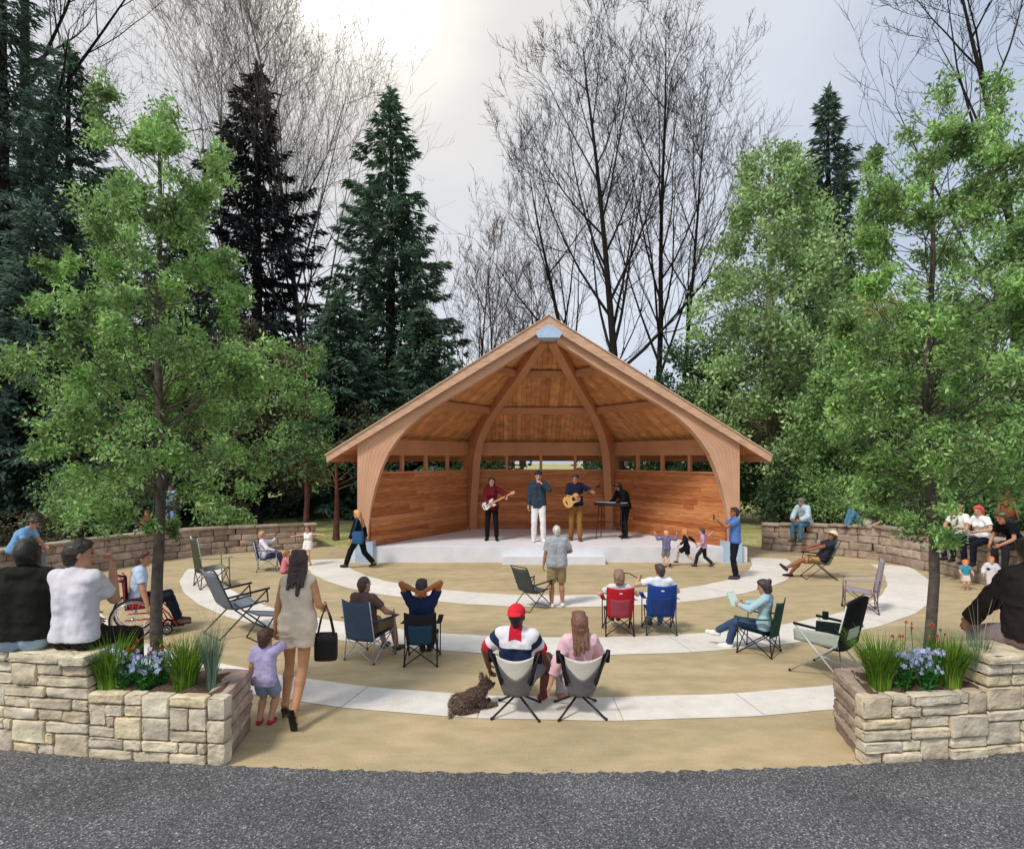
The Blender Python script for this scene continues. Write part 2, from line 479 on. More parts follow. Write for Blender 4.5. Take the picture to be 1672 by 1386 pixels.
    mi[(np.abs(x - .032) < .010 + tol) & (np.abs(z - .012) < .004 + tol) & (y > .06)] = 2
    mi[(np.abs(x - .033) < .018) & (np.abs(z - .036) < .003 + tol * .6) & (y > .06)] = 2
    lip = mat('lips', tuple(np.array(lin(skin_c)[:3]) * np.array((.8, .5, .5))), .5, .05, bmp=0)
    np_mesh('body', V, Q, [fd, lip, hairm(hair[0])], rt, mi=mi)
    down = np.array((0, 0, -1.))
    # ---- top
    if top:
        tc, sl = top['c'], top.get('sleeve', 'short')
        inf = top.get('inf', .014)
        hem = top.get('hem', .06)
        T = Sdf(.022)
        hp = pel - u * hem
        torso(T, inf, cut=[(hp, -u)], low=-hem, waist=top.get('fit', fem))
        hips(T, max(inf, (bottom or {}).get('inf', .012) + .012), cut=[(hp, -u)])
        if top.get('skirt'):
            sk = top['skirt']
            for sd in (-1, 1):
                T.cone(pel + r * sd * .07 + u * .06, hip[sd] + (kn[sd] - hip[sd]) * sk, .105 + inf, .092 + inf, k=.05, cut=[(hip[sd] + (kn[sd] - hip[sd]) * sk, nrm(kn[sd] - hip[sd]))])
        for sd in (-1, 1):
            si = inf + .002
            a2 = sh[sd] - u * .012
            if sl == 'short':
                e = a2 + (el[sd] - a2) * top.get('sl', .62)
                T.cone(a2, el[sd], .057 * limb + si, .052 * limb + si, k=.035, cut=[(e, nrm(el[sd] - a2))])
            elif sl == 'long':
                e = el[sd] + (wr[sd] - el[sd]) * top.get('sl', .94)
                T.cone(a2, el[sd], .055 * limb + si, .046 * limb + si, k=.035)
                T.cone(el[sd], wr[sd], .046 * limb + si, .032 * limb + si, k=.025, cut=[(e, nrm(wr[sd] - el[sd]))])
        if top.get('blouse'):
            T.ell(pel + u * .17, R, (.15, .125, .16), k=.05); T.cone(pel + u * .30 - rc * .07, pel + u * .30 + rc * .07, .105, .105, k=.05)
        if top.get('hood'):
            T.cone(shc + u * .02 - fc * .07 - rc * .06, shc + u * .02 - fc * .07 + rc * .06, .062, .062, k=.03)
            for sd in (-1, 1): T.cone(shc + u * .03 - fc * .05 + rc * sd * .07, shc + u * .02 + fc * .06 + rc * sd * .03, .034, .026, k=.02)
        if top.get('collar'):
            T.cone(nk - u * .05, nk + u * .0, .066, .066, k=.015, cut=[(nk + u * .005, nrm(u))])
        V, Q = T.mesh(v * 1.05, wr=top.get('wr', .0035) * 1.0, wf=27, seed=seed)
        mi = None; ms = [fabric(tc)]
        if 'paint' in top:
            cen = V[Q].mean(1) - shc
            L = np.stack([cen @ rc, cen @ fc, cen @ u], 1)
            mi, extra = top['paint'](L, cen + shc, sh, el)
            ms += [fabric(e) for e in extra]
        np_mesh(top.get('name', 'shirt'), V, Q, ms, rt, mi=mi)
    if bottom:
        bc, ln = bottom['c'], bottom.get('len', 'long')
        inf = bottom.get('inf', .012)
        T = Sdf(.022)
        wp = pel + u * .1
        hips(T, inf * .8, cut=[(wp, u)])
        for sd in (-1, 1):
            if ln == 'long':
                e = kn[sd] + (an[sd] - kn[sd]) * bottom.get('bl', .98)
                T.cone(hip[sd], kn[sd], .09 * limb * bk + inf, .059 * limb + inf, bulge=.004, k=.035)
                T.cone(kn[sd], an[sd], .058 * limb + inf, .046 * limb + inf, bulge=.006, k=.025, cut=[(e, nrm(an[sd] - kn[sd]))])
            elif ln == 'shorts':
                t = bottom.get('bl', .85)
                e = hip[sd] + (kn[sd] - hip[sd]) * t
                T.cone(hip[sd], kn[sd], .093 * limb * bk + inf, .073 * limb + inf, bulge=.006, k=.03, cut=[(e, nrm(kn[sd] - hip[sd]))])
            else:
                t = bottom.get('bl', .8); e = hip[sd] + (kn[sd] - hip[sd]) * t
                T.cone(hip[sd] - r * sd * .02, kn[sd], .1 + inf, .1 + inf, k=.09, cut=[(e, nrm(kn[sd] - hip[sd]))])
        V, Q = T.mesh(v * 1.05, wr=bottom.get('wr', .003), seed=seed + 3)
        np_mesh(bottom.get('name', 'trousers' if ln == 'long' else 'shorts'), V, Q, fabric(bc), rt)
    if shoes:
        for sd in (-1, 1):
            shin = nrm(an[sd] - kn[sd]); td = tod[sd]
            dn = nrm(shin * .6 + np.array((0, 0, -.5))) if abs(td[2]) < .3 else nrm(shin)
            sole = an[sd] + dn * .075; lat = nrm(np.cross(td, dn)); nn = nrm(np.cross(lat, td)); nn = nn if nn @ dn > 0 else -nn
            T = Sdf(.02)
            ct = [(an[sd] + nn * .078, nn)]
            T.cone(an[sd] + nn * .035 - td * .035, an[sd] + nn * .045 + td * .05, .047, .047, cut=ct)
            T.cone(an[sd] + nn * .045 + td * .05, an[sd] + nn * .052 + td * .15, .047, .036, cut=ct)
            V, Q = T.mesh(v)
            cz = (V[Q].mean(1) - an[sd]) @ nn
            np_mesh('shoe', V, Q, [mat('leather', shoes, .55, .1, bmp=.05), mat('rubber_sole', '#3a3733' if shoes != '#e8e6e2' else '#d6d2ca', .8, bmp=0)], rt, mi=(cz > .062).astype(np.int32))
    if hair and hair[1] != 'none':
        H = Sdf(.02); hcut = [(HL(0, .048, .048), Rh @ np.array((0, .8, -.6)))]
        st = hair[1]
        th = .004 if st == 'buzz' else .012
        H.ell(HL(0, -.012, .026), Rh, np.array((.078 + th, .095 + th, .096 + th)) * head_s, cut=hcut)
        if st in ('short', 'buzz', 'curly'):
            H.cone(HL(0, -.055, .0), HL(0, -.06, -.055), (.062 + th * .5) * head_s, (.045 + th) * head_s, k=.03)
            if st != 'buzz': H.cone(HL(-.045, .05, .085), HL(.05, .055, .085), .028 * head_s, .026 * head_s, k=.03)
        if st == 'curly':
            for i in range(26):
                a, b = RNG.uniform(0, 2 * PI), RNG.uniform(-.2, 1)
                p = np.array((.08 * math.cos(a) * math.sqrt(1 - b * b * .9), -.015 + .085 * math.sin(a) * math.sqrt(1 - b * b * .9), .03 + .09 * b))
                if p[1] > .04 and p[2] < .07: continue
                H.ell(HL(*p), Rh, (.026 * head_s,) * 3, k=.01)
        if st in ('long', 'bun', 'bob'):
            H.cone(HL(-.03, -.06, .0), HL(-.03, -.07, -.07), .06 * head_s, .05 * head_s, k=.03)
            H.cone(HL(.03, -.06, .0), HL(.03, -.07, -.07), .06 * head_s, .05 * head_s, k=.03)
            for sd in (-1, 1): H.cone(HL(sd * .066, -.005, .04), HL(sd * .068, -.02, -.085), .026 * head_s, .018 * head_s, k=.03)
            H.cone(HL(-.05, .05, .09), HL(.05, .05, .09), .03 * head_s, .03 * head_s, k=.03)
        if st == 'long':
            hl = hair[2] if len(hair) > 2 else .26
            bb = nk - fc * .135 - u * hl * .6
            for q in (-.07, -.025, .025, .07):
                H.cone(HL(q * .8, -.065, -.06), bb + rc * q * 1.05 - u * (RNG.uniform(-.02, .08) - abs(q) * .5), .044 * head_s, .018, k=.018)
        if st == 'bun':
            H.ell(HL(0, -.11, .075), Rh, (.045 * head_s,) * 3)
        V, Q = H.mesh(v, wr=.002 if st != 'buzz' else .0005, wf=55, seed=seed)
        np_mesh('hair', V, Q, hairm(hair[0]), rt)
    if hat:
        H = Sdf(.012)
        up = Rh @ np.array((0, -.18, 1)); up = nrm(up)
        H.ell(HL(0, -.012, .045), Rh, np.array((.096, .113, .1)) * head_s, cut=[(HL(0, 0, .035), -up)])
        if hat[1] == 'cap':
            sgn = -1 if len(hat) > 2 and hat[2] == 'back' else 1
            H.ell(HL(0, sgn * .12, .045), Rh, np.array((.075, .085, .012)) * head_s)
        elif hat[1] == 'brim':
            H.ell(HL(0, -.01, .05), Rh, np.array((.17, .18, .013)) * head_s)
        V, Q = H.mesh(v)
        np_mesh('cap' if hat[1] == 'cap' else 'hat', V, Q, fabric(hat[0]), rt)
    rt_info = dict(sh=sh, el=el, wr=wr, kn=kn, an=an, pel=pel, hc=hc, u=u, f=fc, r=rc, shc=shc, wd=wrist_dir, root=rt, s=s, yaw=yaw, loc=loc)
    return rt_info

def W(info, p):
    """a point in a person's own frame -> world"""
    a = math.radians(info['yaw']); x, y, z = np.array(p, float) * info['s']
    return np.array((info['loc'][0] + x * math.cos(a) - y * math.sin(a), info['loc'][1] + x * math.sin(a) + y * math.cos(a), info['loc'][2] + z))
# ------------------------------------------------------------------ camera, sky, sun
cam_d = bpy.data.cameras.new('camera'); cam = bpy.data.objects.new('camera', cam_d); COL.objects.link(cam)
cam.location = (0, 0, CAM_H); cam.rotation_euler = (math.radians(90), 0, 0)
cam_d.sensor_width = 36; cam_d.lens = 36 * F_PX / 1672; cam_d.shift_y = (HOR - 693) / 1672
cam_d.clip_end = 3000; SC.camera = cam

SUN_DIR = nrm((-.50, -.55, .95))          # towards the sun: behind the camera, to the left
world = bpy.data.worlds.new('World'); SC.world = world; world.use_nodes = True
wn, wl = world.node_tree.nodes, world.node_tree.links
bg = wn['Background']
sky = wn.new('ShaderNodeTexSky'); sky.sky_type = 'NISHITA'; sky.sun_disc = False
sky.sun_elevation = math.asin(SUN_DIR[2]); sky.sun_rotation = math.atan2(SUN_DIR[0], SUN_DIR[1])
sky.air_density = 1.0; sky.dust_density = 2.0
bg.inputs['Strength'].default_value = .15
tc = wn.new('ShaderNodeTexCoord')
def wmath(op, a, b=None):
    m = wn.new('ShaderNodeMath'); m.operation = op
    for i, v in enumerate((a, b)):
        if v is None: continue
        if hasattr(v, 'links'): wl.new(v, m.inputs[i])
        else: m.inputs[i].default_value = v
    return m.outputs[0]
glow_dir = nrm((-.245, 1, .80))            # thin cloud lit from behind
dt = wn.new('ShaderNodeVectorMath'); dt.operation = 'DOT_PRODUCT'; dt.inputs[1].default_value = tuple(glow_dir)
wl.new(tc.outputs['Generated'], dt.inputs[0])
ang = wmath('ARCCOSINE', wmath('MINIMUM', dt.outputs['Value'], .99999))
cl = wn.new('ShaderNodeTexNoise'); cl.inputs['Scale'].default_value = 3.2; cl.inputs['Detail'].default_value = 7; cl.inputs['Roughness'].default_value = .55
mp = wn.new('ShaderNodeMapping'); mp.inputs['Scale'].default_value = (1, 1, 2.6)
wl.new(tc.outputs['Generated'], mp.inputs['Vector']); wl.new(mp.outputs['Vector'], cl.inputs['Vector'])
wob = wmath('ADD', ang, wmath('MULTIPLY', wmath('SUBTRACT', cl.outputs['Fac'], .5), .22))
rp = wn.new('ShaderNodeValToRGB'); rp.color_ramp.interpolation = 'EASE'
e = rp.color_ramp.elements
for pos, c in ((0, (1.6, 1.55, 1.4)), (.042, (1.4, 1.36, 1.24)), (.088, (.92, .87, .77)), (.19, (.74, .71, .66)), (.33, (.66, .655, .65)), (.52, (.64, .66, .70)), (.75, (.45, .50, .60)), (1.0, (.47, .52, .61))):
    el_ = e.new(pos) if pos not in (0, 1.0) else e[0 if pos == 0 else len(e) - 1]
    el_.color = (*[x * 7.6 for x in c], 1)
wl.new(wob, rp.inputs['Fac'])
mx = wn.new('ShaderNodeMix'); mx.data_type = 'RGBA'; mx.inputs[0].default_value = .82
wl.new(sky.outputs[0], mx.inputs[6]); wl.new(rp.outputs[0], mx.inputs[7])
wl.new(mx.outputs[2], bg.inputs['Color'])
sd_ = bpy.data.lights.new('sun', 'SUN'); sd_.energy = 2.2; sd_.angle = math.radians(10); sd_.color = (1, .95, .87)
so = bpy.data.objects.new('sun', sd_); COL.objects.link(so)
so.rotation_euler = Vector(-SUN_DIR).to_track_quat('-Z', 'Y').to_euler(); so.location = (-10, -10, 20)
SC.view_settings.view_transform = 'Standard'; SC.view_settings.look = 'None'; SC.view_settings.gamma = 1; SC.view_settings.exposure = .2

# ------------------------------------------------------------------ ground
def edge_y(x): return 5.42 + (x - .15) ** 2 / 60
CX, CY = .98, 18.25
def structure(o): o['kind'] = 'structure'; return o

m, nt, N, L, B = new_mat('lawn_grass')
t_ = N.new('ShaderNodeTexCoord')
c1, f1 = noise_col(nt, t_.outputs['Object'], .35, '#949a52', '#c6bb7e', .35, .65)
c2, f2 = noise_col(nt, t_.outputs['Object'], 9, (.55,) * 3, (1.2,) * 3)
L.new(mixc(nt, c1, c2, 1.0, 'MULTIPLY'), B.inputs['Base Color']); B.inputs['Roughness'].default_value = .95
bump(nt, B, f2, .7, .05)
mb = MB(); mb.add([(-160, -40, -.02), (160, -40, -.02), (160, 300, -.02), (-160, 300, -.02)], [(0, 1, 2, 3)])
structure(mb.build('lawn', m))

m, nt, N, L, B = new_mat('packed_sand')
t_ = N.new('ShaderNodeTexCoord')
c1, f1 = noise_col(nt, t_.outputs['Object'], .55, '#c2ae8a', '#b3a280', .38, .62, 6, (1, 2.4, 1))
c2, f2 = noise_col(nt, t_.outputs['Object'], 60, (.86,) * 3, (1.08,) * 3, detail=6)
c3, f3 = noise_col(nt, t_.outputs['Object'], 2.4, (.86, .88, .82), (1.08, 1.05, 1.05), .35, .65, 8, (1, 2, 1))
L.new(mixc(nt, mixc(nt, c1, c2, 1.0, 'MULTIPLY'), c3, 1.0, 'MULTIPLY'), B.inputs['Base Color']); B.inputs['Roughness'].default_value = .95
B.inputs['Specular IOR Level'].default_value = .1
bump(nt, B, f2, .4, .01)
mb = MB(); xs = np.linspace(-12.6, 13.2, 80)
back = lambda x: 19.35 if abs(x - .98) < 7.3 else 19.35 - (abs(x - .98) - 7.3) * .35
V = []
for x in xs: V += [(x, edge_y(x) - .03, .0), (x, back(x), .0)]
mb.add(V, [(2 * i, 2 * i + 2, 2 * i + 3, 2 * i + 1) for i in range(len(xs) - 1)])
structure(mb.build('plaza_ground', m))

m, nt, N, L, B = new_mat('concrete_band')
t_ = N.new('ShaderNodeTexCoord')
c1, f1 = noise_col(nt, t_.outputs['Object'], 1.2, '#ebe5dc', '#e2dbd0', .35, .65, 6)
c2, f2 = noise_col(nt, t_.outputs['Object'], 80, (.88,) * 3, (1.05,) * 3)
g_ = N.new('ShaderNodeNewGeometry'); r_ = N.new('ShaderNodeValToRGB'); L.new(g_.outputs['Random Per Island'], r_.inputs['Fac'])
r_.color_ramp.elements[0].color = (.93, .92, .90, 1); r_.color_ramp.elements[1].color = (1.0, .99, .97, 1)
c3, f3 = noise_col(nt, t_.outputs['Object'], 5, (.93, .92, .90), (1.03,) * 3, .3, .6, 8)
L.new(mixc(nt, mixc(nt, mixc(nt, c1, c2, 1.0, 'MULTIPLY'), c3, 1.0, 'MULTIPLY'), r_.outputs[0], 1.0, 'MULTIPLY'), B.inputs['Base Color']); B.inputs['Roughness'].default_value = .85
bump(nt, B, f2, .25, .006)
M_CONC = m
def band(r0, r1, a0, a1):
    mb = MB(); n = 90; V = []
    for i in range(n + 1):
        a = math.radians(a0 + (a1 - a0) * i / n)
        w = .012 * math.sin(i * 1.3) + .01 * math.sin(i * .37)
        for rr, z in ((r0 + w, .006), (r1 + w, .006)): V.append((CX + rr * math.cos(a), CY + rr * math.sin(a), z))
    k = max(3, round(90 / (math.radians(a1 - a0) * r1 / 1.5)))        # cast in slabs about 1.5 m long
    for i0 in range(0, n, k):
        i1 = min(i0 + k, n); S = [np.array(p) for p in V[2 * i0:2 * i1 + 2]]
        S[0] = S[0] + (S[2] - S[0]) * .03; S[1] = S[1] + (S[3] - S[1]) * .03
        mb.add(S, [(2 * i, 2 * i + 1, 2 * i + 3, 2 * i + 2) for i in range(i1 - i0)])
    return structure(mb.build('concrete_path', M_CONC))
band(5.75, 6.75, 180 + 12, 360 - 10)
band(8.7, 9.55, 180 + 17, 360 - 14)
band(11.08, 11.72, 180 + 22, 360 - 20)

m, nt, N, L, B = new_mat('asphalt')
t_ = N.new('ShaderNodeTexCoord')
vo = N.new('ShaderNodeTexVoronoi'); vo.inputs['Scale'].default_value = 92; L.new(t_.outputs['Object'], vo.inputs['Vector'])
r_ = N.new('ShaderNodeValToRGB'); e = r_.color_ramp.elements; L.new(vo.outputs['Color'], r_.inputs['Fac'])
for i, (p, c) in enumerate(((0, '#39393c'), (.45, '#5c5c5f'), (.75, '#7c7b7a'), (1, '#cfccc6'))):
    q = e.new(p) if i in (1, 2) else e[0 if i == 0 else len(e) - 1]
    q.color = lin(c)
c2, f2 = noise_col(nt, t_.outputs['Object'], 1.1, (.68,) * 3, (1.15,) * 3, .3, .7, 8)
c3, f3 = noise_col(nt, t_.outputs['Object'], 45, (.6,) * 3, (1.25,) * 3, .35, .65, 4)
L.new(mixc(nt, mixc(nt, r_.outputs[0], c2, 1.0, 'MULTIPLY'), c3, 1.0, 'MULTIPLY'), B.inputs['Base Color']); B.inputs['Roughness'].default_value = .9
bump(nt, B, vo.outputs['Distance'], .7, .012)
mb = MB(); xs = np.linspace(-30, 30, 1500); V = []
for x in xs:
    w = .012 * math.sin(x * 17) + .01 * math.sin(x * 41 + 1) + .008 * math.sin(x * 93) + RNG.normal(0, .006)
    V += [(x, -12, .02), (x, edge_y(x) + w, .02), (x, edge_y(x) + w + .02, -.01)]
Fs = []
for i in range(len(xs) - 1):
    a = 3 * i; Fs += [(a, a + 3, a + 4, a + 1), (a + 1, a + 4, a + 5, a + 2)]
mb.add(V, Fs); structure(mb.build('asphalt_road', m))
# loose chips along the broken asphalt edge
mb = MB()
for i in range(140):
    x = RNG.uniform(-6, 6.2); y = edge_y(x) + abs(RNG.normal(0, .05)) + .01; rr = RNG.uniform(.003, .008)
    mb.ball((x, y, rr * .5), rr, 5, 4, (1, 1, .7))
o = mb.build('gravel', island_mat('asphalt_chip', ['#5b5b5e', '#7d7a74', '#97938a'])); tag(o, 'loose dark chips scattered along the broken asphalt edge', 'gravel', kind='stuff')

# ------------------------------------------------------------------ stone walls
M_CREAM = island_mat('cream_limestone', ['#bfae96', '#e4d5b8', '#efe2c2', '#d6c6ac', '#f0e5cd', '#e8d5ae', '#d9ccb4', '#ece0c6', '#decdb0', '#cbb99c'], .9, 6, .38, bs=.8, bd=.016, bscale=26)
M_BROWN = island_mat('brown_wall_block', ['#8d7b6e', '#b29c8c', '#bfa997', '#9a887a', '#c6b3a0', '#aa9484'], .92, 7, .35, bs=.6, bd=.012, bscale=24)
M_MULCH = mat('bark_mulch', '#5f4a3e', .95, .4, 40, bmp=.9, bd=.02)
M_JOINT = mat('dark_joint', '#2e2720', .95, .2, 20)

def path_pts(pts):
    P = [np.array(p, float) for p in pts]; S = [0]
    for a, b in zip(P, P[1:]): S.append(S[-1] + np.linalg.norm(b - a))
    def at(s):
        s = min(max(s, 0), S[-1]); i = max(j for j in range(len(S) - 1) if S[j] <= s + 1e-9)
        d = nrm(P[i + 1] - P[i]); return P[i] + d * (s - S[i]), d
    return at, S[-1]

def ashlar(nu, nv, pool):
    grid = np.zeros((nu, nv), bool); out = []
    for j in range(nv):
        for i in range(nu):
            if grid[i, j]: continue
            ch = list(pool); random.shuffle(ch)
            for w, h in ch + [(1, 1)]:
                if i + w <= nu and j + h <= nv and not grid[i:i + w, j:j + h].any():
                    if nu - (i + w) == 1: 
                        if not grid[i + w:i + w + 1, j:j + h].any(): w += 1
                    grid[i:i + w, j:j + h] = True; out.append((i, j, w, h)); break
    return out

def stone_face(mb, pts, z0, rows, rh, cw, depth, pool, gap=.008, bev=.02, rough=.006):
    """irregular coursed stones along a polyline; their faces sit on the left-hand normal side"""
    at, T = path_pts(pts); nu = max(2, int(T / cw)); cw = T / nu
    for i, j, w, h in ashlar(nu, rows, pool):
        s = (i + w / 2) * cw; p, d = at(s); nn = np.array((d[1], -d[0]))
        off = RNG.normal(0, .008)
        c = np.array((*(p - nn * (depth / 2 + off)), z0 + (j + h / 2) * rh))
        mb.block(c, (d[0], d[1], 0), (nn[0], nn[1], 0), (0, 0, 1), (w * cw / 2 - gap / 2, depth / 2, h * rh / 2 - gap / 2), bev, rough)
    return mb

POOL = [(3, 1), (4, 1), (5, 1), (4, 1), (3, 1), (4, 2), (3, 2), (2, 2), (5, 1), (2, 1)]
def planter(sgn, label):
    """low stone planter with a raised stone seat wall beside it. sgn -1: left of the opening, +1: right"""
    xi = -2.6 if sgn < 0 else 3.2          # corner at the opening
    xo = -3.95 if sgn < 0 else 4.45        # where the seat wall starts
    xe = -7.6 if sgn < 0 else 7.8
    rt = thing('stone_planter', label, 'planter', (xi, edge_y(xi), 0))
    O = np.array((xi, edge_y(xi)))
    xs = np.linspace(xo, xi, 9) if sgn < 0 else np.linspace(xi, xo, 9)
    front = [np.array((x, edge_y(x))) - O for x in xs]
    mb = MB(); stone_face(mb, front, 0, 6, .104, .09, .13, POOL, .016, .011, .0045)
    mb.build('front_wall', M_CREAM, rt, True)
    # side return towards the stage
    bx = -.1 if sgn < 0 else .15
    sp = [np.array((bx * .14 / .8, .145)), np.array((bx, .80))]
    if sgn > 0: sp = sp[::-1]
    mb = MB(); stone_face(mb, sp, 0, 6, .1035, .16, .2, [(2, 1), (3, 1), (4, 1)], bev=.014)
    mb.build('side_wall', M_BROWN, rt, True)
    # coping strip on top
    bk = np.array((bx, .8)); far = np.array((xo - xi, edge_y(xo) - O[1] + .8))
    mb = MB(); stone_face(mb, [far, bk] if sgn > 0 else [bk, far], 0, 4, .155, .3, .2, [(2, 1), (1, 1)], bev=.015)
    mb.build('back_wall', M_BROWN, rt, True)
    mb = MB()
    n = 24; V = []
    for i in range(n + 1):
        t = i / n; x = (xo - xi) * t
        for k in range(7):
            yy = .1 + (.62) * k / 6 + edge_y(xi + x) - O[1]
            xx = x + (bx * k / 6) * (1 - t) + (-.1 if sgn < 0 else .1) * (1 - t)
            V.append((xx, yy, .60 + .022 * math.sin(i * 1.1 + k) + RNG.normal(0, .006) + .03 * math.sin(k / 6 * PI)))
    Fs = [(i * 7 + k, (i + 1) * 7 + k, (i + 1) * 7 + k + 1, i * 7 + k + 1) if sgn > 0 else (i * 7 + k + 1, (i + 1) * 7 + k + 1, (i + 1) * 7 + k, i * 7 + k) for i in range(n) for k in range(6)]
    mb.add(V, Fs); mb.build('soil', M_MULCH, rt, True)
    mb = MB()
    a = [(p[0], p[1] + .16) for p in front]; 
    cpts = [np.array((0, .04)), bk * .98, np.array((bx + (.16 * sgn), .79)), np.array((.16 * sgn, .13))]
    # seat wall
    rs = thing('stone_seat_wall', label.replace('planter', 'seat wall').split(' with ')[0] + ', raised above it for sitting', 'seat wall', (xo, edge_y(xo), 0))
    O2 = np.array((xo, edge_y(xo)))
    xs = np.linspace(xe, xo, 13) if sgn < 0 else np.linspace(xo, xe, 13)
    fr = [np.array((x, edge_y(x))) - O2 for x in xs]
    mb = MB(); stone_face(mb, fr, 0, 8, .1085, .09, .36, POOL, .016, .011, .0045)
    mb.build('front_wall', M_CREAM, rs, True)
    mb = MB(); stone_face(mb, [p + (0, -.03) for p in fr], .868, 1, .10, .14, .46, [(4, 1), (5, 1), (3, 1)], bev=.02, rough=.007)
    mb.build('coping', M_CREAM, rs, True)
    mb = MB(); 
    for p, q in zip(fr, fr[1:]):
        mb.hexa([(*(p + (0, .12)), 0), (*(q + (0, .12)), 0), (*(q + (0, .3)), 0), (*(p + (0, .3)), 0), (*(p + (0, .12)), .9), (*(q + (0, .12)), .9), (*(q + (0, .3)), .9), (*(p + (0, .3)), .9)])
    mb.build('core', M_JOINT, rs)
    mb = MB()
    fc_ = front[:-1] if sgn < 0 else front[1:]
    for p, q in zip(fc_, fc_[1:]):
        mb.hexa([(*(p + (0, .08)), 0), (*(q + (0, .08)), 0), (*(q + (0, .16)), 0), (*(p + (0, .16)), 0), (*(p + (0, .08)), .58), (*(q + (0, .08)), .58), (*(q + (0, .16)), .58), (*(p + (0, .16)), .58)])
    mb.build('core', M_JOINT, rt)
planter(-1, 'cream stone planter left of the plaza entrance with blue flowers')
planter(1, 'cream stone planter right of the plaza entrance with blue and red flowers')

def retaining(label, pts, hs, loc):
    rt = thing('retaining_wall', label, 'wall', (*loc, 0)); O = np.array(loc)
    pp = [np.array(p) - O for p in pts]
    at, T = path_pts(pp)
    mb = MB(); rows = 4
    hf = lambda s: float(np.interp(s, np.linspace(0, T, len(hs)), hs))
    for j in range(rows):
        s = -RNG.uniform(0, .3)
        while s < T:
            w = RNG.uniform(.36, .62); a, b = max(s, 0), min(s + w, T); s += w
            if b - a < .1: continue
            p, d = at((a + b) / 2); nn = np.array((d[1], -d[0])); h = hf((a + b) / 2) / rows
            c = np.array((*(p - nn * (.15 + .02 * j + RNG.normal(0, .006))), (j + .5) * h))
            mb.block(c, (d[0], d[1], 0), (nn[0], nn[1], 0), (0, 0, 1), ((b - a) / 2 - .006, .15, h / 2 - .004), .022, .006)
    mb.build('block_courses', M_BROWN, rt, True)
    mb = MB(); s = 0
    while s < T:
        w = RNG.uniform(.5, .8); a, b = s, min(s + w, T); s += w
        if b - a < .12: continue
        p, d = at((a + b) / 2); nn = np.array((d[1], -d[0])); h = hf((a + b) / 2)
        mb.block(np.array((*(p - nn * .2), h + .035)), (d[0], d[1], 0), (nn[0], nn[1], 0), (0, 0, 1), ((b - a) / 2 - .004, .2, .035), .015, .004)
    mb.build('cap_course', island_mat('wall_cap', ['#8d7a6a', '#a89684', '#b7a693', '#9a8775'], .9, 7, .25, bs=.4), rt, True)
LW = [(-11.6, 10.5), (-11.2, 12.0), (-10.9, 13.2), (-10.3, 15.0), (-9.5, 16.9), (-8.2, 18.1), (-6.1, 19.2)]
RW = [(7.65, 18.8), (8.9, 18.1), (10.0, 16.9), (10.35, 14.9), (10.45, 13.4), (10.5, 11.6), (10.7, 10)]
retaining('low curved brown block wall at the left back of the plaza', LW, [.78, .76, .74, .68], LW[-1])
retaining('low curved brown block wall at the right back of the plaza', RW, [.72, .82, .9, .98, .98, .95], RW[0])
def bed(pts, hs, w, side):
    """planted ground held up behind a retaining wall"""
    mb = MB(); V = []; n = 60
    at, T = path_pts(pts); K = 10
    for i in range(n + 1):
        p, d = at(T * i / n); nn = np.array((-d[1], d[0])); h = float(np.interp(i / n, np.linspace(0, 1, len(hs)), hs))
        for k in range(K):
            t = k / (K - 1); q = p + nn * (.3 + w * t)
            V.append((*q, h * (1 - t ** 2.2) * (1 if k else 1) + .02 * math.sin(i * .9 + k * 2) - .03 + (-.0)))
    mb.add(V, [(i * K + k, (i + 1) * K + k, (i + 1) * K + k + 1, i * K + k + 1) for i in range(n) for k in range(K - 1)])
    return structure(mb.build('planting_bed', M_BED, None, True))
m, nt, N, L, B = new_mat('bed_ground')
t_ = N.new('ShaderNodeTexCoord')
c1, f1 = noise_col(nt, t_.outputs['Object'], 1.3, '#3f3526', '#5d6030', .35, .65)
c2, f2 = noise_col(nt, t_.outputs['Object'], 26, (.5,) * 3, (1.3,) * 3)
L.new(mixc(nt, c1, c2, 1.0, 'MULTIPLY'), B.inputs['Base Color']); B.inputs['Roughness'].default_value = 1
bump(nt, B, f2, .9, .04); M_BED = m
bed(LW, [.76, .74, .72, .66], 5, 1); bed(RW, [.70, .8, .88, .94, .94, .92], 6, 1)
# ------------------------------------------------------------------ bandstand
BX, BY = .98, 16.6
M_BOARD = island_mat('cedar_wall_board', ['#b0643a', '#ca824e', '#d6915f', '#ba6e42', '#d08a56', '#a65c34'], .65, 5, .45, stretch=(.6, .6, 9), bs=.25, bd=.004, bscale=8)
M_CEIL = island_mat('cedar_ceiling_board', ['#cd8954', '#dea068', '#d4925c', '#e4aa76', '#c27e4c'], .65, 4, .35, bs=.15, bd=.004)
M_GLULAM_LIT = island_mat('sunlit_glulam_timber', ['#cfa07e', '#d6a888', '#d2a382', '#daae8f'], .6, 1.5, .12, bs=.05, bd=.002, bscale=10)  # paler than the ribs: sunlight on the front arches is put into the colour
M_RIB = island_mat('rib_timber', ['#b88058', '#c58b64', '#be855e'], .6, 1.5, .14, bs=.05, bd=.002, bscale=10)
M_FASCIA = island_mat('fascia_timber', ['#dbb497', '#d5ab8c'], .6, 4, .25, stretch=(1, 1, 4), bs=.15, bd=.004)
M_STEEL = mat('galvanised_steel', '#b9d0e8', .45, .08, 6, .25, .05)
M_SLAB = mat('smooth_concrete', '#dfdfe3', .75, .06, 3, bmp=.12)
M_SHINGLE = mat('roof_shingle', '#5a4a40', .9, .3, 20, bmp=.5)
bs = thing('bandstand', 'timber bandstand with curved laminated arches and a concrete stage', 'bandstand', (BX, BY, 0))
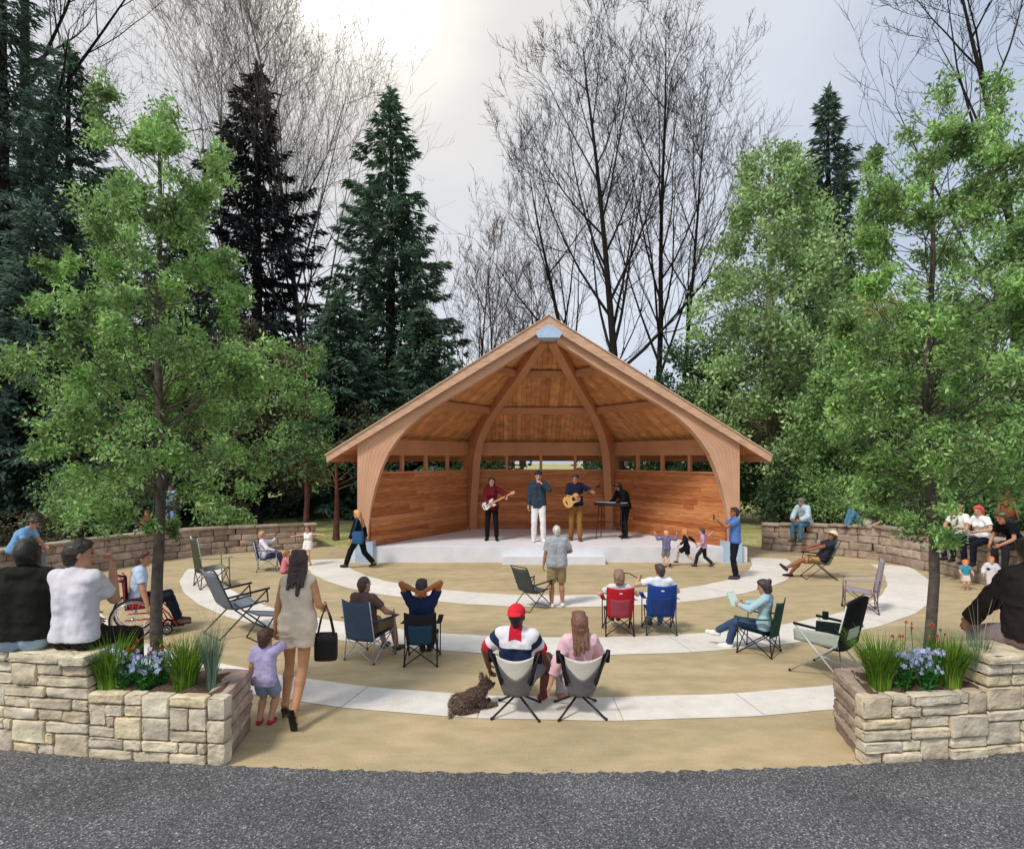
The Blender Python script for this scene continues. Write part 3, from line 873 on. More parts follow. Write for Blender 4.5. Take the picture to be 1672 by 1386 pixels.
def rz(r, deg, z, t=0):
    a = math.radians(deg)
    return (r * math.cos(a) - t * math.sin(a), r * math.sin(a) + t * math.cos(a), z)
def under(r): return 3.27 + (5.14 - r) * .61
IN = [(4.86, .40), (4.83, 1.0), (4.77, 1.5), (4.66, 2.0), (4.50, 2.5), (4.30, 2.95), (4.06, 3.3), (3.78, 3.63), (3.42, 3.94), (2.95, 4.25), (2.42, 4.56), (1.9, 4.87), (1.46, 5.13), (.85, 5.53), (.24, 5.92)]
OUT = [(5.13, .40), (5.13, 1.5), (5.13, 2.6), (5.13, under(5.13) - .02), (4.4, under(4.4) - .02), (3.4, under(3.4) - .02), (2.4, under(2.4) - .02), (1.4, under(1.4) - .02), (.24, under(.24) - .02)]
def arch(deg, th, m, name):
    mb = MB(); IN_ = IN if deg in (0, 180) else [(r - .30 * max(0, min(1, (3.4 - z) / 1.5)), z) for r, z in IN]
    # strip of quads between inner and resampled outer line, thick th
    oi = []
    So = np.r_[0, np.cumsum(np.linalg.norm(np.diff(np.array(OUT), axis=0), axis=1))]
    Si = np.r_[0, np.cumsum(np.linalg.norm(np.diff(np.array(IN_), axis=0), axis=1))]
    ts = sorted(set(np.round(Si / Si[-1], 4)) | set(np.round(So / So[-1], 4)))
    ci = np.array([[np.interp(t, Si / Si[-1], np.array(IN_)[:, k]) for k in (0, 1)] for t in ts])
    co = np.array([[np.interp(t, So / So[-1], np.array(OUT)[:, k]) for k in (0, 1)] for t in ts])
    NL = 8                                        # laminations following the curve
    for l in range(NL):
        f0, f1 = l / NL, (l + 1) / NL - .005; V = []; e = .0015 * (l % 2)
        for a, b in zip(ci, co):
            p, q = a + (b - a) * f0, a + (b - a) * f1
            V += [rz(p[0], deg, p[1], -th / 2 + e), rz(q[0], deg, q[1], -th / 2 + e), rz(q[0], deg, q[1], th / 2 - e), rz(p[0], deg, p[1], th / 2 - e)]
        Fs = []
        for i in range(len(ts) - 1):
            for k in range(4): Fs.append((4 * i + k, 4 * i + (k + 1) % 4, 4 * i + 4 + (k + 1) % 4, 4 * i + 4 + k))
        Fs += [(3, 2, 1, 0), tuple(4 * (len(ts) - 1) + k for k in range(4))]
        mb.add(V, Fs)
    return mb.build(name, m, bs)
for deg in (0, 180): arch(deg, .34, M_GLULAM_LIT, 'front_arch')
for deg in (60, 120): arch(deg, .26, M_RIB, 'roof_rib')
# stage and step
hexr = [(5.35, -.12), (5.35, .12)] + [rz(5.35, d, 0)[:2] for d in (60, 120)] + [(-5.35, .12), (-5.35, -.12)]
mb = MB(); mb.prism(hexr, lambda x, y, t: (x, y, t), .0, .40); mb.build('stage_slab', M_SLAB, bs)
mb = MB(); mb.box((.12, -.12 - .185, .1), (2.72, .36, .2)); mb.build('step', M_SLAB, bs)
# steel shoes and the ridge plate
for deg in (0, 180):
    mb = MB(); x = 4.94 * (1 if deg == 0 else -1); mb.box((x, -.02, .28), (.47, .42, .56)); mb.build('base_plate', M_STEEL, bs)
for deg in (60, 120):
    mb = MB(); p = rz(4.93, deg, .44); mb.box(p, (.46, .34, .1), np.array(Matrix.Rotation(math.radians(deg), 3, 'Z'))); mb.build('base_plate', M_STEEL, bs)
mb = MB(); mb.prism([(-.28, 6.0), (.28, 6.0), (.36, 6.12), (.30, 6.18), (0, 6.36), (-.30, 6.18), (-.36, 6.12)], lambda x, z, t: (x, t, z), -.35, .2); mb.build('ridge_plate', M_STEEL, bs)
# roof: three planes on the half hexagon
RE = 5.9
AP = np.array((0, 0, under(0) + .0)); FR = -.25
def eave(d): return np.array(rz(RE, d, under(RE)))
def roof_plane(d0, d1):
    A, Bp, C = AP.copy(), eave(d0), eave(d1)
    if d0 == 0: A2, B2 = A + (0, FR, 0), Bp + (0, FR, 0)
    n = nrm(np.cross(Bp - A, C - A)); n = n if n[2] > 0 else -n
    poly = [A, Bp, C]
    mb = MB(); k = 3
    V = [p + n * .03 for p in poly] + [p + n * .15 for p in poly]
    mb.add(V, [tuple(range(k - 1, -1, -1)), tuple(range(k, 2 * k))] + [(i, (i + 1) % k, k + (i + 1) % k, k + i) for i in range(k)])
    mb.build('roof', M_SHINGLE, bs)
    if d0 != 60:
        E = Bp if d0 == 0 else C; o_ = np.array((0, FR, 0)); e0 = np.array((0, -.002, 0))
        mb = MB(); up_ = np.array((0, 0, .14)); q = [A + e0, E + e0, E + o_, A + o_]
        mb.hexa([p + (0, 0, .02) for p in q] + [p + up_ for p in q]); mb.build('roof_overhang', M_CEIL, bs)
    # tongue-and-groove ceiling boards running up the slope
    mb = MB(); mid = (Bp + C) / 2; up = nrm(A - mid); ac = nrm(C - Bp); H = np.linalg.norm(A - mid); hw = np.linalg.norm(C - Bp) / 2
    w = .145; t = -hw
    while t < hw - .01:
        t1 = min(t + w, hw)
        f = lambda s: max(0.02, H * (1 - abs(s) / hw))
        q = [mid + ac * (t + .004) + n * .0, mid + ac * (t1 - .004), mid + ac * (t1 - .004) + up * f(t1), mid + ac * (t + .004) + up * f(t)]
        mb.hexa([p - n * .0 for p in q] + [p + n * .026 for p in q]); t += w
    mb.build('ceiling_boards', M_CEIL, bs)
for d0 in (0, 60, 120): roof_plane(d0, d0 + 60)
# front fascia boards and eave fascias
for sg in (-1, 1):
    mb = MB(); a = np.array((0, FR - .02, under(0) + .04)); b = np.array((sg * (RE + .02), FR - .02, under(RE) + .04))
    mb.prism([(0, 6.29), (sg * RE, under(RE) - .11), (sg * (RE + .04), under(RE) + .06), (0, under(0) + .17)], lambda x, z, t: (x, t, z), FR - .07, FR - .003); mb.build('fascia', M_FASCIA, bs)
    mb = MB(); mb.prism([(sg * .02, under(0) + .172), (sg * (RE + .05), under(RE) + .062), (sg * (RE + .05), under(RE) + .095), (sg * .0, under(0) + .21)], lambda x, z, t: (x, t, z), FR - .10, FR + .1); mb.build('drip_edge', mat('drip_edge', '#d9b596', .5, .1, 8), bs)
for d0 in (0, 60, 120):
    a, b = eave(d0), eave(d0 + 60)
    if d0 == 0: a = a + (0, FR, 0)
    if d0 == 120: b = b + (0, FR, 0)
    mb = MB(); mb.beam(a + (0, 0, -.01), b + (0, 0, -.01), .05, .2); mb.build('eave_board', M_RIB, bs)
# purlins, header beams, walls, window posts
for d0 in (0, 60, 120):
    for rr, hh in ((3.25, .2), (1.65, .18)):
        a, b = [np.array(rz(rr, d, under(rr) - .13)) for d in (d0, d0 + 60)]
        mb = MB(); mb.beam(a, b, .16, hh); mb.build('purlin', M_RIB, bs)
    a, b = [np.array(rz(4.82, d, 0)) for d in (d0, d0 + 60)]
    ax = nrm(b - a); Lw = np.linalg.norm(b - a); nn = np.array((-ax[1], ax[0], 0)); 
    mb = MB(); mb.beam(a + (0, 0, 3.11), b + (0, 0, 3.11), .18, .44); mb.build('header_beam', M_RIB, bs)
    mb = MB(); z = .405; i = 0
    while z < 2.30:
        cuts = sorted([0, Lw] + [RNG.uniform(.8, Lw - .8) for _ in range(RNG.integers(1, 3))])
        for s0, s1 in zip(cuts, cuts[1:]):
            off = RNG.uniform(-.004, .004)
            mb.beam(a + ax * (s0 + .002) + (0, 0, z + .065) + nn * off, a + ax * (s1 - .002) + (0, 0, z + .065) + nn * off, .05, .127)
        z += .131; i += 1
    mb.build('wall_boards', M_BOARD, bs)
    mb = MB(); mb.beam(a + (0, 0, z + .025), b + (0, 0, z + .025), .15, .05); mb.build('wall_cap', M_RIB, bs)
    for t in ((.27, .5, .73) if d0 != 60 else (.26, .5, .74)):
        p = a + ax * Lw * t
        mb = MB(); mb.beam(p + (0, 0, z + .05), p + (0, 0, 2.89), .09, .09, up=(ax[0], ax[1], 0)); mb.build('window_post', M_RIB, bs)
# ------------------------------------------------------------------ trees and plants
M_BARK = mat('grey_bark', '#5d544b', .95, .35, 14, bmp=.9, bd=.02)
M_BARK_D = mat('dark_bark', '#2b2420', .95, .35, 14, bmp=.8, bd=.02)
M_BARK_R = mat('reddish_bark', '#6a4238', .95, .35, 9, bmp=.8, bd=.02)
M_BARK_P = mat('pale_bark', '#7d7a5e', .95, .3, 6, bmp=.8, bd=.02)
M_TWIG = mat('twig_bark', '#231d1a', .95, .3, 3, bmp=0)
M_TWIG_L = mat('pale_twig_bark', '#5f554f', .95, .3, 3, bmp=0)
def leaf_quads(C, D, Nn, ln, wd):
    """diamond leaves at C, long axis D, normal Nn"""
    n = len(C)
    D = D / (np.linalg.norm(D, axis=1, keepdims=True) + 1e-9)
    Bv = np.cross(Nn, D); Bv /= np.linalg.norm(Bv, axis=1, keepdims=True) + 1e-9
    ln = np.broadcast_to(np.asarray(ln, float).reshape(-1, 1), (n, 1)); wd = np.broadcast_to(np.asarray(wd, float).reshape(-1, 1), (n, 1))
    V = np.stack([C, C + D * ln * .45 + Bv * wd / 2, C + D * ln, C + D * ln * .45 - Bv * wd / 2], 1).reshape(-1, 3)
    return V, np.arange(4 * n).reshape(-1, 4)
def rdir(n): 
    v = RNG.normal(size=(n, 3)); return v / np.linalg.norm(v, axis=1, keepdims=True)
def foliage(name, C, ln, wd, m, parent, up=.5, D=None):
    n = len(C); Dd = rdir(n) if D is None else D + rdir(n) * .6
    N_ = rdir(n) + np.array((0, 0, up))
    j = RNG.uniform(.65, 1.3, n)
    V, Q = leaf_quads(C, Dd, N_, ln * j, wd * j)
    return np_mesh(name, V, Q, m, parent, smooth=False)

class Tubes:
    def __init__(s): s.V = []; s.Q = []; s.n = 0
    def add(s, P, r, k=4):
        P = np.asarray(P, float); r = np.asarray(r, float); m = len(P)
        T = np.gradient(P, axis=0); T /= np.linalg.norm(T, axis=1, keepdims=True) + 1e-9
        a = np.array((0, 0, 1.)) if abs(T[0][2]) < .8 else np.array((1., 0, 0))
        U = np.cross(T, a); U /= np.linalg.norm(U, axis=1, keepdims=True) + 1e-9; Wv = np.cross(T, U)
        th = np.arange(k) * 2 * PI / k
        ring = U[:, None] * np.cos(th)[None, :, None] + Wv[:, None] * np.sin(th)[None, :, None]
        V = (P[:, None] + ring * r[:, None, None]).reshape(-1, 3)
        i = np.arange(m - 1)[:, None] * k; j = np.arange(k)[None]; j2 = (j + 1) % k
        Q = np.stack([i + j, i + j2, i + k + j2, i + k + j], -1).reshape(-1, 4)
        s.V.append(V); s.Q.append(Q + s.n); s.n += len(V)
    def build(s, name, m, parent): return np_mesh(name, np.vstack(s.V), np.vstack(s.Q), m, parent)

def wander(p, d, L, n, wob, trop=(0, 0, 0)):
    P = [np.array(p, float)]; d = nrm(d)
    for i in range(n):
        d = nrm(d + RNG.normal(0, wob, 3) + np.array(trop)); P.append(P[-1] + d * L / n)
    return np.array(P)

M_SPR = leafm('spruce_needles', ['#425a46', '#617d64', '#81997f', '#506b59'], .32, .8, .5, 1.45)
M_SPR_B = leafm('blue_spruce_needles', ['#43594f', '#617a6b', '#809684', '#4f685b'], .3, .8)
M_SPR_BACKLIT = leafm('backlit_spruce_needles', ['#1d2226', '#30383d', '#3f484d'], .06, .8)  # backlit silhouette painted into the needle colour, darker than the other spruces
def conifer(label, x, y, h, Rb, m=None, z0=.08, dens=1.0, droop=.35, z_cut=None, bark=None, seed=None, ragged=.25, gaps=0):
    m = m or M_SPR
    rt = thing('spruce_tree', label, 'tree', (x, y, 0), group='spruce trees behind the bandstand')
    tb = Tubes(); tz = np.linspace(0, h, 14); tr = .018 * h * (1 - tz / h) ** .8 + .01
    tb.add(np.stack([.04 * np.sin(tz), .04 * np.cos(tz * .7), tz], 1), tr, 9)
    tb.build('trunk', bark or M_BARK_D, rt)
    br = Tubes(); C, D = [], []
    z = h * z0
    while z < h * .985:
        t = (z - h * z0) / (h * (1 - z0)); Rz = Rb * (1 - t) ** .8 * (.75 + .25 * min(1, t * 8 + .4)) + .08
        nb = int(5 + 4 * (1 - t)); a0 = RNG.uniform(0, 6.3)
        for k in range(nb):
            if RNG.random() < gaps: continue
            a = a0 + 2 * PI * k / nb + RNG.normal(0, .2); Lb = Rz * RNG.uniform(1 - ragged * 1.6, 1 + ragged)
            up0 = .25 * t + .15; dv = np.array((math.cos(a), math.sin(a), up0)); n = 7
            s = np.linspace(0, 1, n + 1)
            P = np.stack([math.cos(a) * Lb * s, math.sin(a) * Lb * s, z + Lb * (up0 * s - droop * (1.3 - t) * s ** 1.6 + .12 * s ** 4)], 1)
            br.add(P, .012 + .02 * Lb / 4 * (1 - s), 3)
            ns = int(max(8, Lb * 27 * dens))
            q = RNG.uniform(.12, 1, ns) ** .75
            B_ = np.stack([np.interp(q, s, P[:, i]) for i in range(3)], 1)
            side = RNG.uniform(-1, 1, ns)
            ta = np.array((-math.sin(a), math.cos(a), 0))
            wdt = .42 * Lb ** .6 * (1.05 - q * .75)
            C.append(B_ + ta * (side * wdt)[:, None] * .7 + RNG.normal(0, .05, (ns, 3)) - np.array((0, 0, 1)) * (np.abs(side) * wdt * .25)[:, None])
            D.append(np.array((math.cos(a), math.sin(a), -.35)) + ta * (side * 1.0)[:, None] + RNG.normal(0, .2, (ns, 3)))
        z += h * .0165 * RNG.uniform(.8, 1.2) + .05
    br.build('branches', bark or M_BARK_D, rt)
    C, D = np.vstack(C), np.vstack(D)
    # tip shoots
    zt = h * RNG.uniform(.95, 1.0, 60); C = np.vstack([C, np.stack([RNG.normal(0, .05, 60), RNG.normal(0, .05, 60), zt], 1)]); D = np.vstack([D, rdir(60) + (0, 0, .6)])
    sc = .5 * (y / 36 if y > 20 else .62)
    j = RNG.uniform(.6, 1.35, len(C))
    V, Q = leaf_quads(C, D, rdir(len(C)) * .5 + (0, 0, 1), sc * j, sc * .26 * j)
    V2, Q2 = leaf_quads(C, D + rdir(len(C)) * .8 + (0, 0, -.4), rdir(len(C)), sc * .8 * j, sc * .2 * j)
    np_mesh('needles', np.vstack([V, V2]), np.vstack([Q, Q2 + len(V)]), m, rt, smooth=False)
    return rt

def bare_tree(label, x, y, h, r0, mains, m=None, ang=(18, 45), counts=(9, 7, 5, 3), fork=.35, lean=(0, 0), trop=.10, tw=.011, ratio=.55, spread=1.0, bark=None, tl=1.0):
    rt = thing('bare_tree', label, 'tree', (x, y, 0), group='leafless trees behind the bandstand')
    m = m or M_TWIG
    tk = Tubes(); bt = Tubes()
    lx, ly = lean
    P = wander((0, 0, 0), (lx, ly, 1), h * tl, 12, .025, (0, 0, .02))
    rr = r0 * (1 - np.linspace(0, .93, 13)) ** .9
    tk.add(P, rr, 9); tk.build('trunk', bark or m, rt)
    def grow(p, d, Lb, r, lev):
        n = 6 if lev < 2 else 4
        Q = wander(p, d, Lb, n, .055 if lev < 2 else .10, (0, 0, trop))
        s = np.linspace(0, 1, n + 1)
        bt.add(Q, np.maximum(r * (1 - .85 * s), tw * .5), 5 if lev == 0 else 3)
        if lev >= len(counts) - 1: return
        for i in range(counts[lev + 1]):
            t = RNG.uniform(.22, 1) if i else 1.0
            pt = np.array([np.interp(t, s, Q[:, k]) for k in range(3)]); j = min(int(t * n), n - 1)
            dd = nrm(Q[j + 1] - Q[j]); u, w = perp(dd); az = RNG.uniform(0, 2 * PI); an = math.radians(RNG.uniform(22, 52))
            nd = dd * math.cos(an) + (u * math.cos(az) + w * math.sin(az)) * math.sin(an)
            grow(pt, nd, Lb * RNG.uniform(.36, .62) * (1.1 - .4 * t), max(r * (1 - .8 * t) * .55, tw), lev + 1)
    for i in range(mains):
        t = fork + (1 - fork) * (i / max(1, mains - 1)) ** 1.1 * .93
        pt = np.array([np.interp(t, np.linspace(0, 1, 13), P[:, k]) for k in range(3)])
        az = i * 2.4 + RNG.normal(0, .4); an = math.radians(RNG.uniform(*ang))
        d = np.array((math.cos(az) * math.sin(an) * spread, math.sin(az) * math.sin(an) * .8, math.cos(an)))
        grow(pt, d, h * ratio * (1.02 - .72 * t) * RNG.uniform(.8, 1.15), r0 * (1 - t) * .42 + .02, 0)
    bt.build('branches', m, rt)
    return rt

def leafy_tree(label, x, y, h, env, m, bark, r0, clumps, lpc, ln, wd, z_lo, rc=(.25, .5), depth=1.0, trunk_top=.9, name='leafy_tree', group=None, sway=.03, up=.5, extra=(), shell=.35):
    """env: [(height, left half width, right half width)] of the crown"""
    rt = thing(name, label, 'tree', (x, y, 0), group=group)
    env = np.array(env, float)
    tk = Tubes(); tz = np.linspace(0, h * trunk_top, 12)
    P = np.stack([sway * np.sin(tz * 2.1 + x), sway * np.cos(tz * 1.7), tz], 1); tk.add(P, r0 * (1 - .85 * tz / tz[-1]) + .006, 10)
    tk.build('trunk', bark, rt)
    bt = Tubes(); C = []
    k = 0
    wts = env[:, 1] + env[:, 2]; zs = np.linspace(env[0, 0], env[-1, 0], 200); wz = np.interp(zs, env[:, 0], wts) ** 1.4 + .02; wz /= wz.sum()
    while k < clumps + len(extra):
        z = RNG.choice(zs, p=wz) + RNG.normal(0, .02 * h)
        l, r = np.interp(z, env[:, 0], env[:, 1]), np.interp(z, env[:, 0], env[:, 2])
        a = RNG.uniform(0, 2 * PI); q = RNG.uniform(shell, 1) ** .6
        wx = (r if math.cos(a) > 0 else l)
        c = np.array((math.cos(a) * wx * q, math.sin(a) * (l + r) / 2 * depth * q, z))
        R_ = RNG.uniform(*rc) * (.55 + .45 * min(1, (l + r) / wts.max() * 1.3))
        c[0] *= max(.1, 1 - .5 * R_ / max(wx, .05))
        if k >= clumps:
            c = np.array((extra[k - clumps][0], RNG.normal(0, .12), extra[k - clumps][1])); R_ = extra[k - clumps][2]; z = c[2]
        # limb from the trunk to the clump
        zt = max(z_lo + RNG.uniform(0, .1) * h, z - np.hypot(c[0], c[1]) * RNG.uniform(.35, 1.3)); t = min(zt, tz[-1] * .97)
        p0 = np.array([np.interp(t, tz, P[:, i]) for i in range(3)]); s = np.linspace(0, 1, 6)[:, None]
        mid = p0 * (1 - s) + c * s + np.array((0, 0, 1)) * (np.sin(s * PI) * RNG.uniform(-.14, .08) * np.linalg.norm(c - p0)) + RNG.normal(0, .035, (6, 3)) * s * min(1, h / 8)
        bt.add(mid, np.linspace(max(.004, r0 * .17 * np.linalg.norm(c - p0) / max(wts.max() * .6, .1)), .0035, 6), 4)
        n = int(lpc * RNG.uniform(.6, 1.4))
        g = rdir(n) * (RNG.uniform(0, 1, (n, 1)) ** .45) * R_ * np.array((1, 1, .8))
        # leaves gather along twigs inside the clump
        tw_ = rdir(7); pick = RNG.integers(0, 7, n)
        g = g * .55 + tw_[pick] * (RNG.uniform(.2, 1.25, (n, 1))) * R_ * .75
        for w_ in tw_[:5]:
            bt.add(np.stack([c, c + w_ * R_ * .8]), [.004, .002], 3)
        C.append(c + g); k += 1
    bt.build('branches', bark, rt)
    C = np.vstack(C)
    foliage('leaves', C, ln, wd, m, rt, up)
    return rt

def shrub(label, x, y, w, h, m, n=900, ln=.09, wd=.05, z=0, name='shrub', stems=9, group='shrubs around the plaza', d=None):
    rt = thing(name, label, 'shrub', (x, y, z), group=group)
    bt = Tubes(); C = []; d = d or w * .8
    cl = [np.array((RNG.uniform(-.5, .5) * w, RNG.uniform(-.5, .5) * d, h * RNG.uniform(.25, .95))) for _ in range(stems * 2)]
    for c in cl:
        c[:2] *= (1.15 - .55 * (c[2] / h) ** 2)
        s = np.linspace(0, 1, 5)[:, None]
        bt.add(np.array((c[0] * .25, c[1] * .25, 0)) * (1 - s) + c * s + RNG.normal(0, .02, (5, 3)), np.linspace(.018, .006, 5) * (h ** .5), 4)
        k = int(n / len(cl)); R_ = RNG.uniform(.16, .3) * min(w, h * 1.3)
        C.append(c + rdir(k) * RNG.uniform(.1, 1, (k, 1)) ** .5 * R_)
    C = np.vstack(C); C[:, 2] = np.maximum(C[:, 2], .03)
    bt.build('stems', M_TWIG, rt); foliage('leaves', C, ln, wd, m, rt, .5)
    return rt

def blades(n, r, h, spread, w, curve=.5):
    """grass blades: strips of 4 segments"""
    V, Q = [], []
    for i in range(n):
        a = RNG.uniform(0, 2 * PI); rr = r * math.sqrt(RNG.random()) ; out = RNG.uniform(.1, 1) ** .8 * spread
        a2 = a + RNG.normal(0, .5); hh = h * RNG.uniform(.55, 1.05); L0 = len(V)
        s = np.linspace(0, 1, 6); ta = np.array((-math.sin(a2), math.cos(a2), 0))
        for t in s:
            c = np.array((rr * math.cos(a) + math.cos(a2) * out * hh * t ** 1.9, rr * math.sin(a) + math.sin(a2) * out * hh * t ** 1.9, hh * (t - curve * out * .45 * t ** 3)))
            hw_ = w * (1 - t ** 1.6) * .5 + .0004
            V += [c - ta * hw_, c + ta * hw_]
        Q += [(L0 + 2 * j, L0 + 2 * j + 1, L0 + 2 * j + 3, L0 + 2 * j + 2) for j in range(5)]
    return V, Q
M_GRASS = leafm('grass_blade', ['#4f7a1c', '#6d9a2b', '#86ad3c', '#3f6a1a', '#99b04e'], .35, 4, .8, 1.2)
M_FESC = leafm('blue_fescue_blade', ['#5b8078', '#7c9c84', '#a5b79a', '#4f7a4e'], .3, 4, .8, 1.2)
M_STRAW = leafm('dry_grass_blade', ['#b3a784', '#c7bd9c', '#a49a78', '#d2c9ae'], .3, 4, .8, 1.2)
def tuft(label, px, d, n, h, r, spread, m, w=.012, z=.6, group='ornamental grass clumps in the planters', tall=None):
    x = (px - 836) * d / 1000
    rt = thing('grass_clump', label, 'grass clump', (x, d, z), group=group)
    V, Q = blades(n, r, h, spread, w); np_mesh('blades', V, Q, m, rt, smooth=False)
    if tall:
        V, Q = blades(tall[0], r * .7, tall[1], tall[2], .006, .6); np_mesh('seed_stalks', V, Q, tall[3], rt, smooth=False)
    return rt
M_PET_B = leafm('blue_petal', ['#a9b6e6', '#c3cef3', '#dde4fa', '#98a4da', '#c9c0ee'], .35, 9, .85, 1.1)
M_PET_R = leafm('red_petal', ['#d83a34', '#e8554b', '#c22a2c', '#f07a70'], .35, 9, .85, 1.1)
M_FOL = leafm('flower_leaves', ['#2f6b2a', '#3f8436', '#5a9a44', '#265a2c'], .3, 5, .8, 1.15)
M_YEL = mat('yellow_centre', '#e0c040', .7, .1)
def flower_plant(label, x, d, h, nf, red=False, z=.6, group=None):
    rt = thing('flowering_plant', label, 'flower', (x, d, z), group=group)
    st = Tubes(); C, D = [], []; PV, PD, PN, PL = [], [], [], []; eyes = MB()
    for i in range(nf):
        a = RNG.uniform(0, 2 * PI); rr = RNG.uniform(.01, .12) ; hh = h * RNG.uniform(.45, 1) if not red else h * RNG.uniform(.72, 1)
        top = np.array((math.cos(a) * rr * 1.3, math.sin(a) * rr, hh)); s = np.linspace(0, 1, 5)[:, None]
        st.add(np.array((math.cos(a) * rr * .3, math.sin(a) * rr * .3, 0)) * (1 - s) + top * s + RNG.normal(0, .006, (5, 3)) * s, [.003] * 5, 4)
        face = nrm((RNG.normal(0, .5), -1, RNG.uniform(-.1, .8))) if not red else nrm((RNG.normal(0, .3), -.5, -.6))
        u, w = perp(face); R_ = RNG.uniform(.016, .023)
        for k in range(5):
            b = 2 * PI * k / 5 + RNG.normal(0, .1); dr = u * math.cos(b) + w * math.sin(b)
            if red: dr = nrm(dr * .45 + np.array((0, 0, -1)))
            PV.append(top); PD.append(dr + face * .15); PN.append(nrm(face + dr * .0) if not red else dr * .3 + face); PL.append(R_ * (1.35 if not red else 2.2))
        eyes.ball(top + face * .003, .004, 5, 4)
        k = 5 if not red else 3
        for _ in range(k):
            t = RNG.uniform(.02, .8 if not red else .5); C.append(top * (t, t, t) + np.array((RNG.normal(0, .02), RNG.normal(0, .02), 0))); D.append((RNG.normal(0, 1), RNG.normal(0, 1), .5))
    st.build('stems', M_FOL, rt)
    C, D = np.array(C), np.array(D)
    V, Q = leaf_quads(C, D, rdir(len(C)) + (0, 0, 1), np.full(len(C), .055), np.full(len(C), .024)); np_mesh('leaves', V, Q, M_FOL, rt, smooth=False)
    PL = np.array(PL)
    V, Q = leaf_quads(np.array(PV), np.array(PD), np.array(PN), PL, PL * (.95 if not red else .4)); np_mesh('blossoms', V, Q, M_PET_R if red else M_PET_B, rt, smooth=False)
    eyes.build('flower_centres', M_YEL, rt)
    return rt

# ---- planter plants
tuft('broad green grass clump at the seat-wall end of the left planter', 181, 5.86, 460, .56, .10, .7, M_GRASS)
tuft('broad green grass clump right of the tree trunk in the left planter', 303, 5.86, 460, .54, .10, .65, M_GRASS)
tuft('narrow upright grass with tall dry stalks at the opening end of the left planter', 345, 5.84, 210, .66, .04, .34, M_FESC, .009, tall=(26, .95, .35, M_STRAW))
tuft('broad green grass clump at the opening end of the right planter', 1437, 5.86, 470, .58, .10, .7, M_GRASS)
tuft('broad green grass clump right of the tree trunk in the right planter', 1551, 5.88, 440, .55, .09, .6, M_GRASS)
tuft('narrow blue-green grass with tall pale dry stalks beside the right seat wall', 1598, 5.9, 260, .55, .05, .3, M_FESC, .009, tall=(20, .95, .3, M_STRAW))
FL = 'pale blue violas crowded in front of the tree in the left planter'
for i, px in enumerate((205, 222, 240, 257)): flower_plant(FL, (px - 836) * .00586, 5.82 + .08 * (i % 2), .37 - .04 * (i % 2), 27, group='pale blue violas in the left planter')
FR_ = 'pale blue violas crowded in front of the tree in the right planter'
for i, px in enumerate((1468, 1486, 1504, 1522)): flower_plant(FR_, (px - 836) * .00586, 5.80 + .08 * (i % 2), .39 - .03 * (i % 2), 27, group='pale blue violas in the right planter')
for i, px in enumerate((1472, 1497, 1530)): flower_plant('nodding red flowers on tall stems behind the violas in the right planter', (px - 836) * .0060, 6.0, .66 - .05 * i, 4, True, group='red flowers in the right planter')
for i, px in enumerate((222, 243, 275)): flower_plant('nodding red flowers on tall stems behind the violas in the left planter', (px - 836) * .0060, 6.0, .50 - .05 * i, 4, True, group='red flowers in the left planter')

# ---- planter trees
def zpx(py, d): return 2.8 + (748 - py) * d / 1000
M_LEAF1 = leafm('honeylocust_leaf', ['#7ba258', '#98c06c', '#b0d684', '#c4e09a', '#668c50', '#98a862'], .38, 2.6, .42, 1.35)
D1 = 6.15; xt = (260 - 836) * D1 / 1000
env1 = [(zpx(py, D1), (260 - a) * D1 / 1000, (b - 260) * D1 / 1000) for py, a, b in ((860, 205, 300), (825, 110, 400), (780, 82, 445), (740, 75, 455), (690, 60, 440), (620, 32, 440), (560, 55, 452), (500, 80, 440), (440, 85, 395), (350, 130, 385), (280, 150, 370), (235, 170, 290))]
leafy_tree('slim young tree with airy light green leaves in the left planter', xt, D1, zpx(140, D1), env1, M_LEAF1, M_BARK, .062, 140, 400, .052, .021, 2.15, (.10, .26), .85, .9, 'planter_tree', 'slim trees in the stone planters',
  extra=[((a - 260) * D1 / 1000, zpx(b, D1), c) for a, b, c in ((172, 150, .17), (160, 190, .2), (180, 230, .2), (255, 165, .17), (272, 200, .2), (245, 230, .22), (352, 250, .15), (372, 295, .22), (340, 320, .2), (55, 608, .2), (70, 640, .2), (440, 565, .17), (425, 600, .2), (415, 680, .18), (120, 830, .2), (400, 800, .15))])
xt2 = (1518 - 836) * D1 / 1000
env2 = [(zpx(py, D1), (1518 - a) * D1 / 1000, (b - 1518) * D1 / 1000) for py, a, b in ((870, 1470, 1560), (830, 1390, 1650), (760, 1370, 1710), (690, 1365, 1730), (620, 1360, 1730), (560, 1355, 1740), (500, 1370, 1740), (430, 1385, 1730), (360, 1400, 1720), (300, 1420, 1700), (250, 1460, 1680))]
leafy_tree('slim young tree with airy light green leaves in the right planter', xt2, D1, zpx(140, D1), env2, M_LEAF1, M_BARK, .056, 172, 400, .052, .021, 2.15, (.10, .26), .85, .9, 'planter_tree', 'slim trees in the stone planters',
  extra=[((a - 1518) * D1 / 1000, zpx(b, D1), c) for a, b, c in ((1520, 165, .18), (1510, 200, .2), (1535, 230, .2), (1622, 140, .16), (1640, 175, .2), (1615, 215, .2), (1440, 250, .15), (1422, 290, .2), (1450, 320, .2), (1600, 260, .2))])

